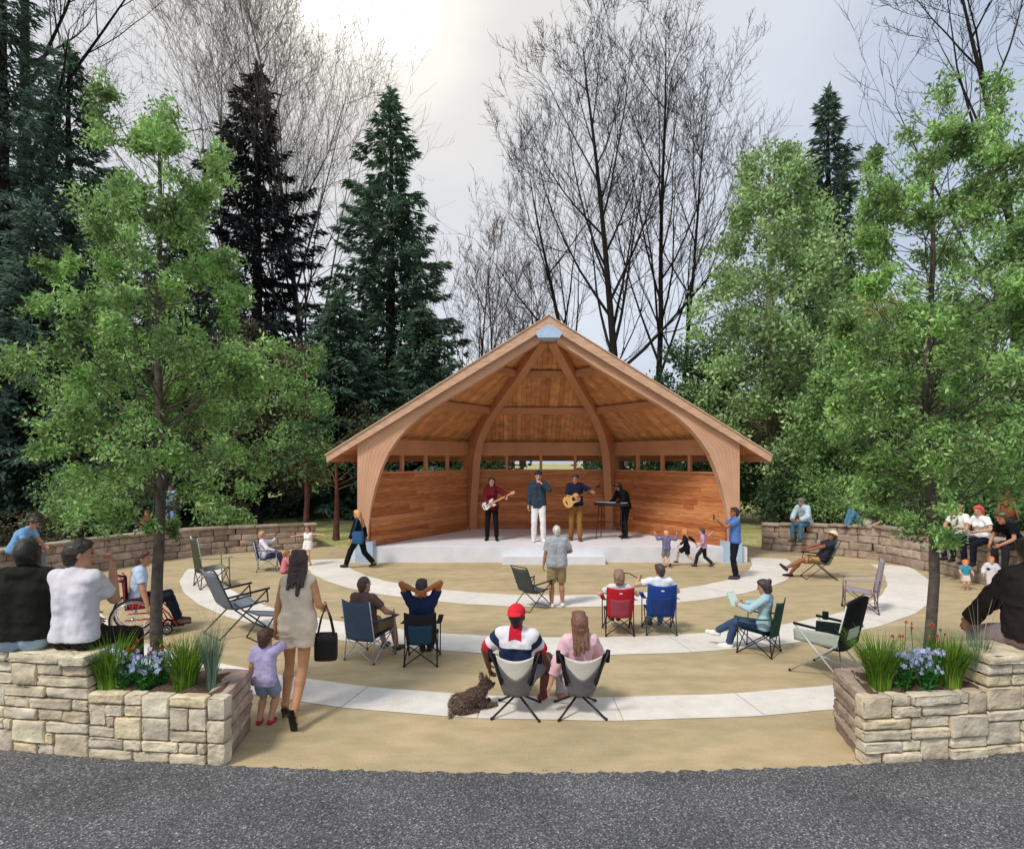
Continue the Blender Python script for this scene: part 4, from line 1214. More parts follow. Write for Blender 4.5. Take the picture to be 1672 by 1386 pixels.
# ---- conifers: (label, px, depth, top py, half width in px at the base)
def at(px, d): return (px - 836) * d / 1000
def con(label, px, d, top, hw, **k): return conifer(label, at(px, d), d, zpx(top, d), hw * d / 1000, **k)
con('huge dark blue-green spruce cut off by the left edge', 2, 22, -230, 190, m=M_SPR_B, dens=1.25, z0=.06, droop=.5)
con('tall dark spruce with a bushy tip behind the left planter tree', 112, 25, 72, 190, m=M_SPR, dens=1.2, z0=.07)
con('near-black spruce silhouette with layered gappy boughs', 420, 38, 108, 165, m=M_SPR_BACKLIT, z0=.06, ragged=.4, gaps=.12, droop=.3)
con('deep green spruce with a pointed tip left of the bandstand roof', 638, 36, 146, 150, m=M_SPR, dens=1.15, z0=.05, ragged=.35, droop=.3)
con('slim dark spruce rising behind the trees right of the bandstand', 1352, 42, 146, 110, m=M_SPR_B, ragged=.35)
con('low dark spruce at the left edge under the great spruce', 60, 20, 330, 160, m=M_SPR_B, dens=1.1, z0=.12)
con('short dark spruce behind the wall between the planter tree and the bandstand', 300, 29, 330, 170, m=M_SPR, z0=.1)
con('short broad spruce close to the left roof edge of the bandstand', 555, 31, 480, 130, m=M_SPR, z0=.06)
con('short spruce behind the left slope of the bandstand roof', 690, 33, 500, 120, m=M_SPR, z0=.03)
# ---- leafless trees
bare_tree('tall leafless tree with many rising boughs just right of the roof peak', at(1012, 33), 33, zpx(95, 33), .28, 19, counts=(1, 9, 7, 4), ang=(18, 50), fork=.30, lean=(.03, 0), spread=1.15, ratio=.52)
bare_tree('leafless tree with a dark double trunk behind the right roof slope', at(1062, 35), 35, zpx(90, 35), .22, 15, counts=(1, 8, 7, 4), ang=(16, 46), fork=.28, lean=(.03, 0), spread=.95, ratio=.5)
bare_tree('broad leafless tree spreading low to the left behind the roof peak', at(965, 36), 36, zpx(270, 36), .22, 13, counts=(1, 8, 6, 4), ang=(25, 55), fork=.25, lean=(-.1, 0), spread=1.15, ratio=.62)
bare_tree('leafless tree leaning right behind the right roof slope', at(1100, 34), 34, zpx(190, 34), .18, 11, counts=(1, 8, 6, 4), ang=(18, 40), fork=.3, lean=(.08, 0), spread=1.0, ratio=.5)
bare_tree('tall feathery leafless tree between the dark spruce and the pointed spruce', at(515, 40), 40, zpx(40, 40), .24, 18, M_TWIG_L, counts=(1, 9, 7, 4), ang=(14, 34), fork=.25, ratio=.6)
bare_tree('pale feathery leafless tree behind the near-black spruce', at(350, 44), 44, zpx(60, 44), .2, 17, M_TWIG_L, counts=(1, 8, 7, 4), ang=(20, 45), fork=.25, ratio=.62)
bare_tree('slender leafless tree behind the tip of the near-black spruce', at(450, 46), 46, zpx(70, 46), .18, 15, M_TWIG_L, counts=(1, 8, 7, 4), ang=(14, 36), fork=.3, ratio=.6)
bare_tree('big leafless tree with long drooping limbs at the upper left', at(15, 27), 27, zpx(-260, 27), .42, 14, M_TWIG, counts=(1, 7, 5, 4), ang=(40, 72), fork=.42, lean=(.13, 0), spread=1.35, trop=.02, ratio=.5)
bare_tree('leafless tree cut off by the right edge', at(1665, 24), 24, zpx(-150, 24), .26, 13, M_TWIG, counts=(1, 8, 6, 4), ang=(20, 46), fork=.3, ratio=.55)
for i, (px, tp) in enumerate(((775, 430), (815, 440), (850, 470))):
    bare_tree(['brownish twiggy small tree beside the pointed spruce', 'brownish twiggy small tree left of the roof peak', 'lowest twiggy small tree next to the roof peak'][i], at(px, 38), 38, zpx(tp, 38), .14, 12, mat('brown_twig', '#5a4238', .95, .3, 3, bmp=0), counts=(1, 7, 6, 3), ang=(10, 35), fork=.15, ratio=.6, tw=.012)
# ---- leafy trees
M_LEAF2 = leafm('ash_leaf', ['#86a468', '#a2c07c', '#bbd494', '#cce0a8', '#76945e', '#94b072'], .3, .45, .55, 1.25)
M_LEAF3 = leafm('maple_leaf', ['#6f9654', '#8cb066', '#a2c579', '#5d8049', '#b4d08b'], .35, .6, .6, 1.25)
M_LEAF4 = leafm('willow_leaf', ['#a5ad68', '#bcc07c', '#97a160', '#ccce92'], .35, .7, .8, 1.15)
M_LEAF5 = leafm('dark_shrub_leaf', ['#2c422c', '#3f593b', '#506e46', '#344b33'], .2, .8, .6, 1.3)
M_LEAF6 = leafm('brown_shrub_leaf', ['#5c5240', '#6e664c', '#505c3c', '#7d6c58'], .25, .8, .7, 1.25)
def leafy(label, px, d, prof, m, bark, r0, clumps, lpc, ln, z_lo=2.0, rc=(.5, 1.0), tpx=None, **k):
    x = at(px, d)
    env = [(zpx(py, d), (px - a) * d / 1000, (b - px) * d / 1000) for py, a, b in prof]
    return leafy_tree(label, x, d, env[-1][0], env, m, bark, r0, clumps, lpc, ln, ln * .55, z_lo, rc, .9, .92, 'leafy_tree', 'leafy trees right of the bandstand' if px > 900 else 'leafy trees left of the bandstand', sway=.05, **k)
leafy('tall rounded grey-green leafy tree right of the bandstand roof', 1258, 26, ((800, 1180, 1340), (720, 1120, 1390), (620, 1105, 1400), (520, 1125, 1385), (420, 1150, 1380), (340, 1180, 1350), (270, 1195, 1315), (235, 1235, 1290)), M_LEAF2, M_BARK_P, .36, 240, 230, .18, 3.0, (.55, 1.05))
leafy('bright green leafy tree filling the space behind the right planter tree', 1440, 21, ((850, 1330, 1540), (780, 1290, 1580), (700, 1290, 1590), (620, 1310, 1590), (560, 1340, 1560), (500, 1380, 1500)), M_LEAF3, M_BARK, .16, 150, 150, .15, 1.5, (.4, .8))
leafy('bright green leafy tree at the right edge above the wall', 1625, 20, ((850, 1540, 1760), (760, 1500, 1780), (640, 1490, 1780), (520, 1500, 1770), (420, 1530, 1740), (340, 1570, 1700)), M_LEAF3, M_BARK, .18, 170, 150, .15, 1.5, (.4, .8))
leafy('yellowish leafy tree glimpsed between the rounded tree and the right planter tree', 1425, 32, ((700, 1360, 1500), (600, 1350, 1510), (520, 1370, 1480), (450, 1395, 1455)), M_LEAF4, M_BARK, .2, 70, 150, .2, 2.0, (.5, .9))
leafy('dark leafy tree close to the right roof edge of the bandstand', 1130, 27, ((800, 1040, 1230), (700, 1040, 1230), (620, 1060, 1200), (560, 1085, 1170)), M_LEAF5, M_BARK_D, .16, 100, 170, .17, 1.0, (.5, .9))
leafy('thin leafy tree with dull foliage left of the bandstand', 500, 23, ((785, 455, 545), (760, 440, 560), (700, 445, 560), (620, 455, 545), (560, 475, 525)), M_LEAF3, M_BARK_R, .10, 60, 105, .13, 1.0, (.35, .7))
leafy('broad dark leafy tree behind the left wall', 420, 25, ((785, 330, 520), (740, 320, 530), (640, 330, 520), (560, 360, 490)), M_LEAF6, M_BARK_D, .16, 110, 150, .16, 1.6, (.5, .9))
leafy('dull green leafy tree behind the left planter tree', 190, 21, ((840, 90, 300), (760, 70, 320), (660, 70, 310), (560, 100, 280)), M_LEAF5, M_BARK_D, .16, 120, 150, .15, 1.6, (.45, .9))
# ---- lone trunks whose crowns merge into the canopy
def pole_tree(label, px, d, r, m, top=9, name='tree_trunk'):
    rt = thing('tall_tree', label, 'tree', (at(px, d), d, 0)); tb = Tubes(); z = np.linspace(0, top, 10)
    tb.add(np.stack([.06 * np.sin(z * .7 + px), .05 * np.cos(z), z], 1), r * (.25 * np.exp(-z * 3) + (1 - z / top) ** .7 + .03), 10); tb.build('trunk', m, rt)
    br = Tubes(); C = []
    for i in range(14):
        a = RNG.uniform(0, 6.3); z0 = RNG.uniform(.45, 1) * top; P = wander((0, 0, z0), (math.cos(a), math.sin(a), .5), RNG.uniform(1, 2.2), 5, .12); br.add(P, np.linspace(r * .25, .012, 6), 4)
        C.append(P[-1] + rdir(70) * RNG.uniform(.1, 1, (70, 1)) * .8)
    br.build('branches', m, rt); foliage('leaves', np.vstack(C), .2, .1, M_LEAF5, rt)
pole_tree('dark straight trunk left of its twin behind the left wall', 424, 32, .42, M_BARK_D)
pole_tree('dark straight trunk nearest the bandstand behind the left wall', 474, 31, .40, M_BARK_D)
pole_tree('slender dark trunk behind the left planter tree', 305, 28, .30, M_BARK_D, 8)
pole_tree('thick black trunk at the far left edge', 2, 21, .36, M_BARK_D)
pole_tree('thick black trunk left of the pale lawn gap', 68, 22, .38, M_BARK_D)
pole_tree('reddish twin trunk beside the bandstand left post', 547, 21, .10, M_BARK_R, 3.4)
pole_tree('reddish trunk beside the pale trunk right of the bandstand', 1279, 26.8, .26, M_BARK_R, 8)
pole_tree('thin dark trunk standing above the right wall', 1456, 19.5, .11, M_BARK_D, 6)
# ---- shrubs
SH = [
 ('low green shrub overhanging the left wall behind the olive chair', 370, 18.6, 1.6, .7, M_LEAF3, .55),
 ('green shrub behind the left wall beside the planter tree trunk', 205, 17.2, 2.2, 1.5, M_LEAF5, .5), ('light green shrub behind the left wall near the white shirted sitter', 130, 17.2, 2.4, 2.0, M_LEAF3, .3),
 ('brown dry shrub at the left edge behind the blue shirted sitter', 75, 15.6, 2.0, 1.0, M_LEAF6, .4), ('dark shrub under the spruces beyond the left wall', 240, 24, 3.4, 2.6, M_LEAF5),
 ('dark shrub between the two dark trunks and the bandstand', 590, 40, 5, 4.4, M_LEAF5), ('tall dark shrub behind the back windows, left', 775, 29, 3.8, 3.6, M_LEAF5),
 ('tall dark shrub behind the back windows, right', 1000, 29, 2.6, 3.7, M_LEAF5), ('dark rounded shrub seen past the right post of the bandstand', 1225, 52, 8, 3.6, M_LEAF5),
 ('green shrub on the right wall left of the lying person', 1355, 19.4, 1.6, 1.5, M_LEAF3, .6), ('green shrub on the right wall behind the lying person', 1440, 19.6, 2.4, 1.8, M_LEAF3, .6),
 ('dense dark shrub above the bend of the right wall', 1520, 18.6, 2.6, 1.9, M_LEAF5, .6), ('bright shrub behind the people at the right edge', 1615, 18.2, 2.6, 2.2, M_LEAF3, .6),
 ('shrub at the right edge beside the brown topped person', 1690, 16.5, 2.2, 2.2, M_LEAF5, .6), ('low shrub trailing over the right wall', 1425, 17.5, 1.2, .55, M_LEAF3, .8),
 ('tall dark shrub below the short spruce left of the bandstand roof', 560, 44, 6, 5.2, M_LEAF5), ('tall dull shrub beneath the deep green spruce', 660, 31, 5, 5.2, M_LEAF6),
 ('tall dark shrub right of the bandstand near the roof edge', 1180, 28, 4, 3.8, M_LEAF5), ('dark shrub behind the right wall below the maple', 1330, 24, 4, 3, M_LEAF5)]
for t in SH:
    lb, px, d, w, h, m = t[:6]; z = t[6] if len(t) > 6 else 0
    shrub(lb, at(px, d), d, w, h, m, int(700 + 420 * w * h), .10 if d < 20 else .17, .055 if d < 20 else .09, z)
# far wood beyond the lawn, one mass
C = []
for i in range(420):
    x = RNG.uniform(-75, 80); y = RNG.uniform(56, 66); hh = RNG.uniform(3, 11) + (4 if x < -5 or x > 22 else 0)
    if .5 < x < 8: hh = 1.0
    k = 150; C.append(np.array((x, y, 0)) + rdir(k) * RNG.uniform(.2, 1, (k, 1)) ** .4 * np.array((2.2, 1.6, hh * .5)) + (0, 0, hh * .5))
C = np.vstack(C); C[:, 2] = np.abs(C[:, 2])
o = foliage('distant_woods', C, .6, .34, leafm('distant_leaf', ['#2a382e', '#38493a', '#465741', '#505a49'], .15, .15, .7, 1.2), None)
tag(o, 'dark distant wood beyond the lawn behind the bandstand', 'woods', kind='stuff')
# ------------------------------------------------------------------ folding chairs and other loose things
BLK = '#26272a'; GRY = '#8b8f94'; SIL = '#b9bcc0'
def quad_chair(label, loc, yaw, s=1.0, back='#2f4a6a', seat=None, frame=BLK, lower=None, tall=.86, w=.50, arms=True, group=None, mesh_panel=None, seatw=None, name='camping_chair', logo=None, rim=None):
    """folding camp chair: cloth seat and back on crossed tube legs, facing +y"""
    rt = thing(name, label, 'folding chair', loc, yaw, s, group); fm = metal(frame); sm = fabric(seat or back); bm_ = fabric(back)
    h, hw, y0, y1, r = .40, w / 2, -.20, .26, .0095
    c = {(a, b): np.array((a * (hw + .03), y1 + .02 if b > 0 else y0 - .06, .0)) for a in (-1, 1) for b in (-1, 1)}
    top = {(a, b): np.array((a * hw, y1 if b > 0 else y0, h if b > 0 else h - .05)) for a in (-1, 1) for b in (-1, 1)}
    for a in (-1, 1):
        for b in (-1, 1):
            mb = MB(); ft = c[(a, b)]; mb.tube([ft + (0, 0, .01), top[(a, -b)]], r); o = mb.build('leg', fm, rt, True)
            mb = MB(); mb.ball(ft + (0, 0, .014), .02, 8, 6, (1, 1, .7)); mb.build('foot_cap', mat('black_plastic', '#1b1b1c', .5, .1, bmp=0), o, True)
        mb = MB(); bp = np.array((a * (hw + .015), y0 - .14, tall)); mb.tube([c[(a, -1)] + (0, 0, .02), np.array((a * (hw + .02), y0 - .03, h - .05)), bp], r); mb.build('back_pole', fm, rt, True)
        if arms:
            mb = MB(); mb.tube([c[(a, 1)] + (0, 0, .02), np.array((a * (hw + .035), y1, .60))], r); mb.build('arm_post', fm, rt, True)
            mb = MB(); mb.sheet(lambda u, v: (a * (hw + .005 + .075 * v), (y0 - .09) + u * (y1 - y0 + .15), .60 + .035 * (1 - u) ** 2 - .02 * math.sin(u * PI)), 8, 2, .012); mb.build('armrest', sm, rt, True)
    mb = MB(); mb.tube([c[(-1, -1)] + (0, 0, .02), (hw, y0 - .03, h - .07)], r * .9); mb.tube([c[(1, -1)] + (0, -.02, .02), (-hw, y0 - .05, h - .07)], r * .9); mb.build('rear_cross_brace', fm, rt, True)
    mb = MB(); mb.tube([c[(-1, 1)] + (0, 0, .02), (hw, y1, h - .02)], r * .9); mb.tube([c[(1, 1)] + (0, .02, .02), (-hw, y1 + .02, h - .02)], r * .9); mb.build('front_cross_brace', fm, rt, True)
    mb = MB(); mb.sheet(lambda u, v: ((u - .5) * w, y0 + v * (y1 - y0), h - .05 + .05 * v - .05 * math.sin(u * PI) * (1 - .4 * v)), 10, 8, .010); mb.build('seat', sm, rt, True)
    def bp(u, v, z0=h - .08, z1=tall):
        k = 1 - .10 * max(0, (.45 - v)) / .45 if lower else 1
        return ((u - .5) * (w + .03) * k, y0 - .03 - .11 * v - .055 * math.sin(u * PI) * (1 - .3 * v), z0 + v * (z1 - z0) - .03 * math.sin(u * PI) * v)
    mb = MB(); mb.sheet(bp, 12, 10, .010); bo = mb.build('backrest', bm_, rt, True)
    if lower:
        mb = MB(); mb.sheet(lambda u, v: np.array(bp(.12 + .76 * u, .02 + .62 * v)) + (0, -.012, 0), 8, 6, .006); mb.build('mesh_panel', fabric(lower), bo, True)
    if rim:
        for uu in (.06, .94):
            mb = MB(); mb.sheet(lambda u, v: np.array(bp(uu + (u - .5) * .12, v)) + (0, .016, 0), 2, 8, .03); mb.build('padded_edge', fabric(rim), bo, True)
        mb = MB(); mb.sheet(lambda u, v: np.array(bp(.15 + .7 * u, .93 + .07 * v)) + (0, .014, 0), 4, 2, .02); mb.build('head_pad', fabric(rim), bo, True)
    if logo:
        mb = MB(); p = np.array(bp(.5, .86)) + (0, -.012, 0); mb.box(p, (.05, .004, .022)); mb.box(p + (.0, -.001, .0), (.03, .005, .01)); mb.build('label_patch', fabric(logo), bo)
    return rt
def sling_chair(label, loc, yaw, s=1.0, cloth='#5c6066', frame='#3c3f42', group=None):
    """reclining sling chair: two side frames and one tight cloth"""
    rt = thing('reclining_chair', label, 'folding chair', loc, yaw, s, group); fm = metal(frame); cm = fabric(cloth); r = .012; w = .27
    for a in (-1, 1):
        x = a * w
        mb = MB(); mb.tube([(x, -.50, 1.02), (x, -.46, .96), (x, -.24, .45), (x, -.20, .40), (x, .25, .46), (x, .30, .44)], r); mb.build('side_rail', fm, rt, True)
        mb = MB(); mb.tube([(x * 1.06, -.42, .01), (x * 1.06, .28, .62)], r); o = mb.build('leg', fm, rt, True)
        mb = MB(); mb.tube([(x * 1.1, .34, .01), (x * 1.1, -.22, .50)], r); o = mb.build('leg', fm, rt, True)
        mb = MB(); mb.tube([(x * 1.12, -.30, .60), (x * 1.12, .32, .65)], .017); mb.build('armrest', mat('black_plastic', '#1f1f20', .5, .1, bmp=0), rt, True)
        mb = MB(); mb.tube([(x * 1.08, .28, .64), (x * 1.08, .30, .44)], r); mb.build('arm_post', fm, rt, True)
    mb = MB(); mb.tube([(-w * 1.06, -.42, .012), (w * 1.06, -.42, .012)], r); mb.tube([(-w * 1.1, .34, .012), (w * 1.1, .34, .012)], r); mb.build('floor_bar', fm, rt, True)
    mb = MB(); mb.tube([(-w, -.50, 1.02), (w, -.50, 1.02)], r); mb.build('top_bar', fm, rt, True)
    pr = np.array([(-.49, 1.0), (-.36, .72), (-.245, .455), (-.19, .40), (.02, .41), (.25, .455)])
    tt = np.linspace(0, 1, len(pr))
    mb = MB(); mb.sheet(lambda u, v: ((u - .5) * 2 * w, np.interp(v, tt, pr[:, 0]) - .02 * math.sin(u * PI), np.interp(v, tt, pr[:, 1]) - .03 * math.sin(u * PI)), 8, 16, .006); mb.build('sling', cm, rt, True)
    return rt
def foot_stool(label, loc, yaw, s=1.0, cloth='#5c6066', frame='#3c3f42'):
    rt = thing('footrest', label, 'footrest', loc, yaw, s); fm = metal(frame); r = .011
    for a in (-1, 1):
        mb = MB(); mb.tube([(a * .2, -.22, .40), (a * .2, .24, .30), (a * .2, .28, .02)], r); mb.build('leg', fm, rt, True)
        mb = MB(); mb.tube([(a * .19, .02, .345), (a * .19, -.22, .01)], r); mb.build('leg', fm, rt, True)
    mb = MB(); mb.tube([(-.2, -.22, .40), (.2, -.22, .40)], r); mb.tube([(-.19, -.22, .012), (.19, -.22, .012)], r); mb.build('cross_bar', fm, rt, True)
    mb = MB(); mb.sheet(lambda u, v: ((u - .5) * .4, -.22 + .46 * v, .40 - .1 * v - .02 * math.sin(u * PI) * math.sin(v * PI)), 6, 6, .006); mb.build('sling', fabric(cloth), rt, True)
    return rt
def pole_chair(label, loc, yaw, s=1.0, hub='#1d6f70', group=None):
    """low cup-shaped camping chair: cloth bucket hung on poles that cross at a hub"""
    rt = thing('low_camping_chair', label, 'folding chair', loc, yaw, s, group); fm = metal('#222326'); r = .0105
    H = np.array((0, .0, .17))
    for x, y in ((-.24, -.24), (.24, -.24), (-.22, .24), (.22, .24)):
        mb = MB(); mb.tube([(x, y, .012), H + (x * .12, y * .12, 0)], r * 1.1); o = mb.build('leg', fm, rt, True)
        mb = MB(); mb.ball((x, y, .015), .017, 7, 5); mb.build('foot_cap', fm, o, True)
    mb = MB(); mb.tube([H - (.05, 0, 0), H + (.05, 0, 0)], .026, 10); mb.build('hub', mat('hub_plastic', hub, .4, .1, bmp=0), rt, True)
    for a in (-1, 1):
        mb = MB(); mb.tube([H + (a * .03, -.02, .02), (a * .15, -.235, .42), (a * .25, -.31, .715)], r * 1.1); mb.build('back_pole', fm, rt, True)
        mb = MB(); mb.tube([H + (a * .03, .02, .02), (a * .25, .22, .42)], r); mb.build('seat_pole', fm, rt, True)
        mb = MB(); mb.tube([(a * .245, -.265, .60), (a * .252, -.275, .72)], .024, 8); mb.build('pole_pocket', fabric('#1e1f22'), rt, True)
    def bk(u, v):
        q = 2 * u - 1; hv = .125 + .12 * v ** .8
        return (q * hv, -.11 - .165 * v - .045 * (1 - q * q), .215 + .42 * v + .075 * q * q * v)
    vl = lambda u: .42 + .46 * abs(2 * u - 1) ** 1.6
    mb = MB(); mb.sheet(lambda u, v: bk(.06 + .88 * u, vl(u) + (.97 - vl(u)) * v), 14, 8, .006); mb.build('back_panel', fabric('#e2e0d8'), rt, True)
    mb = MB(); mb.sheet(lambda u, v: np.array(bk(u, (vl(u) + .03) * v)) + (0, -.004, 0), 14, 8, .008); mb.build('lower_panel', fabric('#6f6d70'), rt, True)
    for a in (-1, 1):
        mb = MB(); mb.sheet(lambda u, v: np.array(bk((.0 if a < 0 else .9) + .1 * u, .25 + .75 * v)) + (0, -.008, 0), 3, 8, .008); mb.build('edge_band', fabric('#1e1f22'), rt, True)
    mb = MB(); mb.sheet(lambda u, v: ((u - .5) * (.30 + .20 * v), -.14 + .37 * v, .215 + .19 * v ** 1.3 + .06 * (2 * u - 1) ** 2), 10, 8, .008); mb.build('seat', fabric('#8a8885'), rt, True)
    return rt

# ================================================================== people and what they carry
BACK = dict()
# --- two men on the left seat wall
WZ = .985
x1, y1 = at(42, 5.95), 5.93
person('man in a black hooded jacket sitting on the left stone wall, back turned', (x1, y1, WZ - .02), 6, 1.17,
       SIT(-.02, pel=(0, 0, .125), lean=2, hunch=.02, hl=(-.34, .30, .12), hr=(.36, .03, .06), er=(1, -.5, 0), fl=(-.16, .42, -.42), fr=(.16, .44, -.42), head=(-14, 8)),
       '#3a2a22', dict(c='#24241f', sleeve='long', hood=True, inf=.026, hem=.03, wr=.0035, name='jacket'), dict(c='#a9bccb', inf=.018), '#3a3632', ('#17120f', 'buzz'), bulk=1.12)
x2 = at(126, 5.95)
person('man in a white t-shirt on the left stone wall, hand raised to his mouth', (x2, 5.93, WZ - .02), -8, 1.17,
       SIT(-.02, pel=(0, 0, .125), lean=0, hl=(-.20, .40, .14), hr=(.15, .22, .62), er=(.15, .6, -1), fl=(-.16, .44, -.42), fr=(.2, .42, -.42), head=(-46, -4), pn_r=(-.4, -.8, .2), curl_r=.75),
       '#c9977a', dict(c='#dcd8de', sleeve='short', inf=.014, hem=.05, sl=.72, wr=.0028, name='t_shirt'), dict(c='#2b2224', inf=.016), '#3a3632', ('#231a15', 'short'))
# --- blue shirt, far left
person('man in a bright blue t-shirt bending forward on the wall at the left edge', (-10.75, 13.25, .70), -80, 1.02,
       SIT(-.02, pel=(0, 0, .125), lean=24, hunch=.05, hl=(-.12, .52, .16), hr=(.16, .50, .14), fl=(-.14, .44, -.40), fr=(.14, .44, -.40), head=(0, -28)),
       '#b98668', dict(c='#7ba6cf', sleeve='short', name='t_shirt'), dict(c='#6d7686'), '#4a3a30', ('#1d1611', 'short'))
# --- wheelchair
wx, wy, wyaw = at(232, 9.7), 9.72, -62
wc = thing('wheelchair', 'black and red wheelchair behind the left planter tree', 'wheelchair', (wx, wy, 0), wyaw)
tyre_m = mat('tyre_rubber', '#1b1b1c', .8, .1, bmp=0); chrome = mat('chrome', '#b9bcc0', .25, .05, metal=.9, bmp=0); redm = mat('red_frame_paint', '#b9241e', .35, .06, bmp=0)
def wheel(x, y, r, tube, nsp, par, nm='wheel'):
    ring = lambda rr, n=30: [(x, y + rr * math.cos(2 * PI * i / n), r + .012 + rr * math.sin(2 * PI * i / n)) for i in range(n + 1)]
    mb = MB(); mb.tube(ring(r - .025), tube * .55, 6); o = mb.build(nm, chrome, par, True)
    mb = MB(); mb.tube(ring(r - tube * .5), tube, 8); mb.build('tyre', tyre_m, o, True)
    mb = MB()
    for i in range(nsp):
        a = 2 * PI * i / nsp; mb.tube([(x, y, r + .012), (x, y + (r - .03) * math.cos(a), r + .012 + (r - .03) * math.sin(a))], .002, 4)
    mb.tube([(x - .03, y, r + .012), (x + .03, y, r + .012)], .022, 10); mb.build('spokes', chrome, o, True)
    return o
for a in (-1, 1):
    wheel(a * .29, -.12, .31, .016, 16, wc)
    wheel(a * .20, .34, .075, .014, 6, wc, 'caster_wheel')
    mb = MB(); mb.tube([(a * .34, -.12 + .265 * math.cos(2 * PI * i / 28), .322 + .265 * math.sin(2 * PI * i / 28)) for i in range(29)], .008, 6); mb.build('push_rim', chrome, wc, True)
    mb = MB(); mb.tube([(a * .22, -.30, .98), (a * .22, -.24, .9), (a * .22, -.22, .46), (a * .22, .24, .47), (a * .20, .36, .34), (a * .17, .48, .12)], .013); mb.build('side_frame', redm, wc, True)
    mb = MB(); mb.tube([(a * .22, -.22, .30), (a * .22, .28, .28), (a * .20, .34, .15)], .012); mb.build('lower_rail', redm, wc, True)
    mb = MB(); mb.tube([(a * .22, -.24, .90), (a * .22, -.38, .94)], .018, 8); mb.build('push_handle', tyre_m, wc, True)
    mb = MB(); mb.box((a * .235, .0, .56), (.02, .34, .16)); mb.build('side_guard', mat('red_guard', '#a8221d', .5, .1), wc)
    mb = MB(); mb.box((a * .09, .50, .115), (.15, .16, .015)); mb.build('footplate', tyre_m, wc)
mb = MB(); mb.sheet(lambda u, v: ((u - .5) * .43, -.22 + .45 * v, .465 - .02 * math.sin(u * PI)), 6, 6, .02); mb.build('seat', fabric('#1f1f22'), wc, True)
mb = MB(); mb.sheet(lambda u, v: ((u - .5) * .43, -.215 - .03 * math.sin(u * PI) - .03 * v, .50 + .4 * v), 6, 6, .02); mb.build('backrest', fabric('#1f1f22'), wc, True)
person('man in a pale blue shirt and dark trousers seated in the wheelchair', (wx, wy, 0), wyaw, 1.0,
       SIT(.46, lean=6, hl=(-.36, -.2, .70), hr=(.33, .08, .52), el=(-1, -.4, 0), fl=(-.09, .50, .20), fr=(.09, .50, .20), head=(-10, 0)),
       '#b98668', dict(c='#b7cbe2', sleeve='short', name='shirt'), dict(c='#1f2430'), '#5a4636', ('#3a2119', 'short'))
person('person in pale blue jeans standing behind the left wall, half hidden by the planter tree', (at(280, 19.2), 19.2, .45), 170, .9,
       dict(hl=(-.2, .12, .9), hr=(.22, .1, .9)), '#a87d63', dict(c='#8e9ab0', sleeve='short'), dict(c='#93a6cc'), '#44403c', ('#2a1c14', 'short'))
person('child in a red top sitting on the left wall behind the planter tree', (at(240, 17.3), 17.25, .76), 160, .62,
       SIT(-.02, pel=(0, 0, .125), fl=(-.12, .40, -.40), fr=(.12, .40, -.40)), '#c49a80', dict(c='#a8483c', sleeve='long'), dict(c='#d8cfc4'), '#8a4a40', ('#6a3a20', 'short'), head_s=1.2)
# --- woman and child
wl_ = G(486, 1172)
wm = person('woman in a short beige dress walking towards the stage with a handbag on her arm', wl_, 4, 1.015,
       dict(pel=(0, .0, 1.005), lean=3, hl=(-.275, .06, .80), el=(-.6, -1, 0), hr=(.235, .19, 1.12), er=(.25, -1, -.5), fl=(-.15, .08, .135), fr=(.05, -.30, .20), kr=(0, 1, .1), kl=(0, 1, 0), tl=(-.15, .8, -.55), tr=(.1, .25, -1), head=(12, 0), curl_l=.9, curl_r=.8, pn_r=(-1, 0, .2)),
       '#c28e68', dict(c='#e0cfb8', sleeve='none', inf=.012, hem=.12, skirt=.46, blouse=True, wr=.0035, name='dress', fit=True), None, None, ('#2c1b14', 'long', .24), fem=True)
for sd in (-1, 1):
    an, kn, td = wm['an'][sd], wm['kn'][sd], nrm((-.15, .8, -.55) if sd < 0 else (.1, .25, -1)); sh_ = nrm(an - kn)
    mb = MB(); dn = nrm(sh_ * .6 + np.array((0, 0, -.5))) if sd < 0 else sh_; lat = nrm(np.cross(td, dn)); nn = nrm(np.cross(lat, td)); nn = nn if nn @ dn > 0 else -nn
    Rr = np.stack([lat, td, nn], 1)
    heel = an + nn * .075 - td * .035
    mb.box(an + nn * .078 + td * .055, (.068, .235, .016), Rr); mb.tube([heel, heel + nrm(nn + (-td) * .25) * .085], [.02, .011], 8)
    for q in (.03, .11): mb.tube([an + nn * .07 + td * q - lat * .04, an + nn * .02 + td * (q + .01), an + nn * .07 + td * q + lat * .04], .006, 5)
    mb.tube([an - lat * .042 + nn * .0, an - td * .048, an + lat * .042], .006, 5)
    mb.build('sandal', mat('black_leather', '#1d1a19', .45, .1, bmp=.05), wm['root'])
bagp = W(wm, wm['el'][1] + (wm['wr'][1] - wm['el'][1]) * .45)
hb = thing('handbag', 'black leather handbag hanging from the forearm of the woman in the beige dress', 'handbag', (bagp[0] + .05, bagp[1] + .0, bagp[2] - .60), 8)
mb = MB(); mb.block((0, 0, .16), (1, 0, 0), (0, 1, 0), (0, 0, 1), (.125, .055, .155), .04, .002); bd_ = mb.build('bag_body', mat('bag_leather', '#191716', .4, .15, 14, bmp=.3), hb, True)
for a in (-1, 1):
    mb = MB(); mb.tube([(-.085, a * .04, .30), (-.05, a * .035, .47), (0, a * .02, .615), (.05, a * .035, .47), (.085, a * .04, .30)], .008, 6); mb.build('strap', mat('bag_leather', '#191716', .4, .15, 14, bmp=.3), hb, True)
tl_ = G(433, 1181)
hand_w = W(wm, wm['wr'][-1])
cs = .585
tgt = (hand_w - np.array(tl_)) / cs
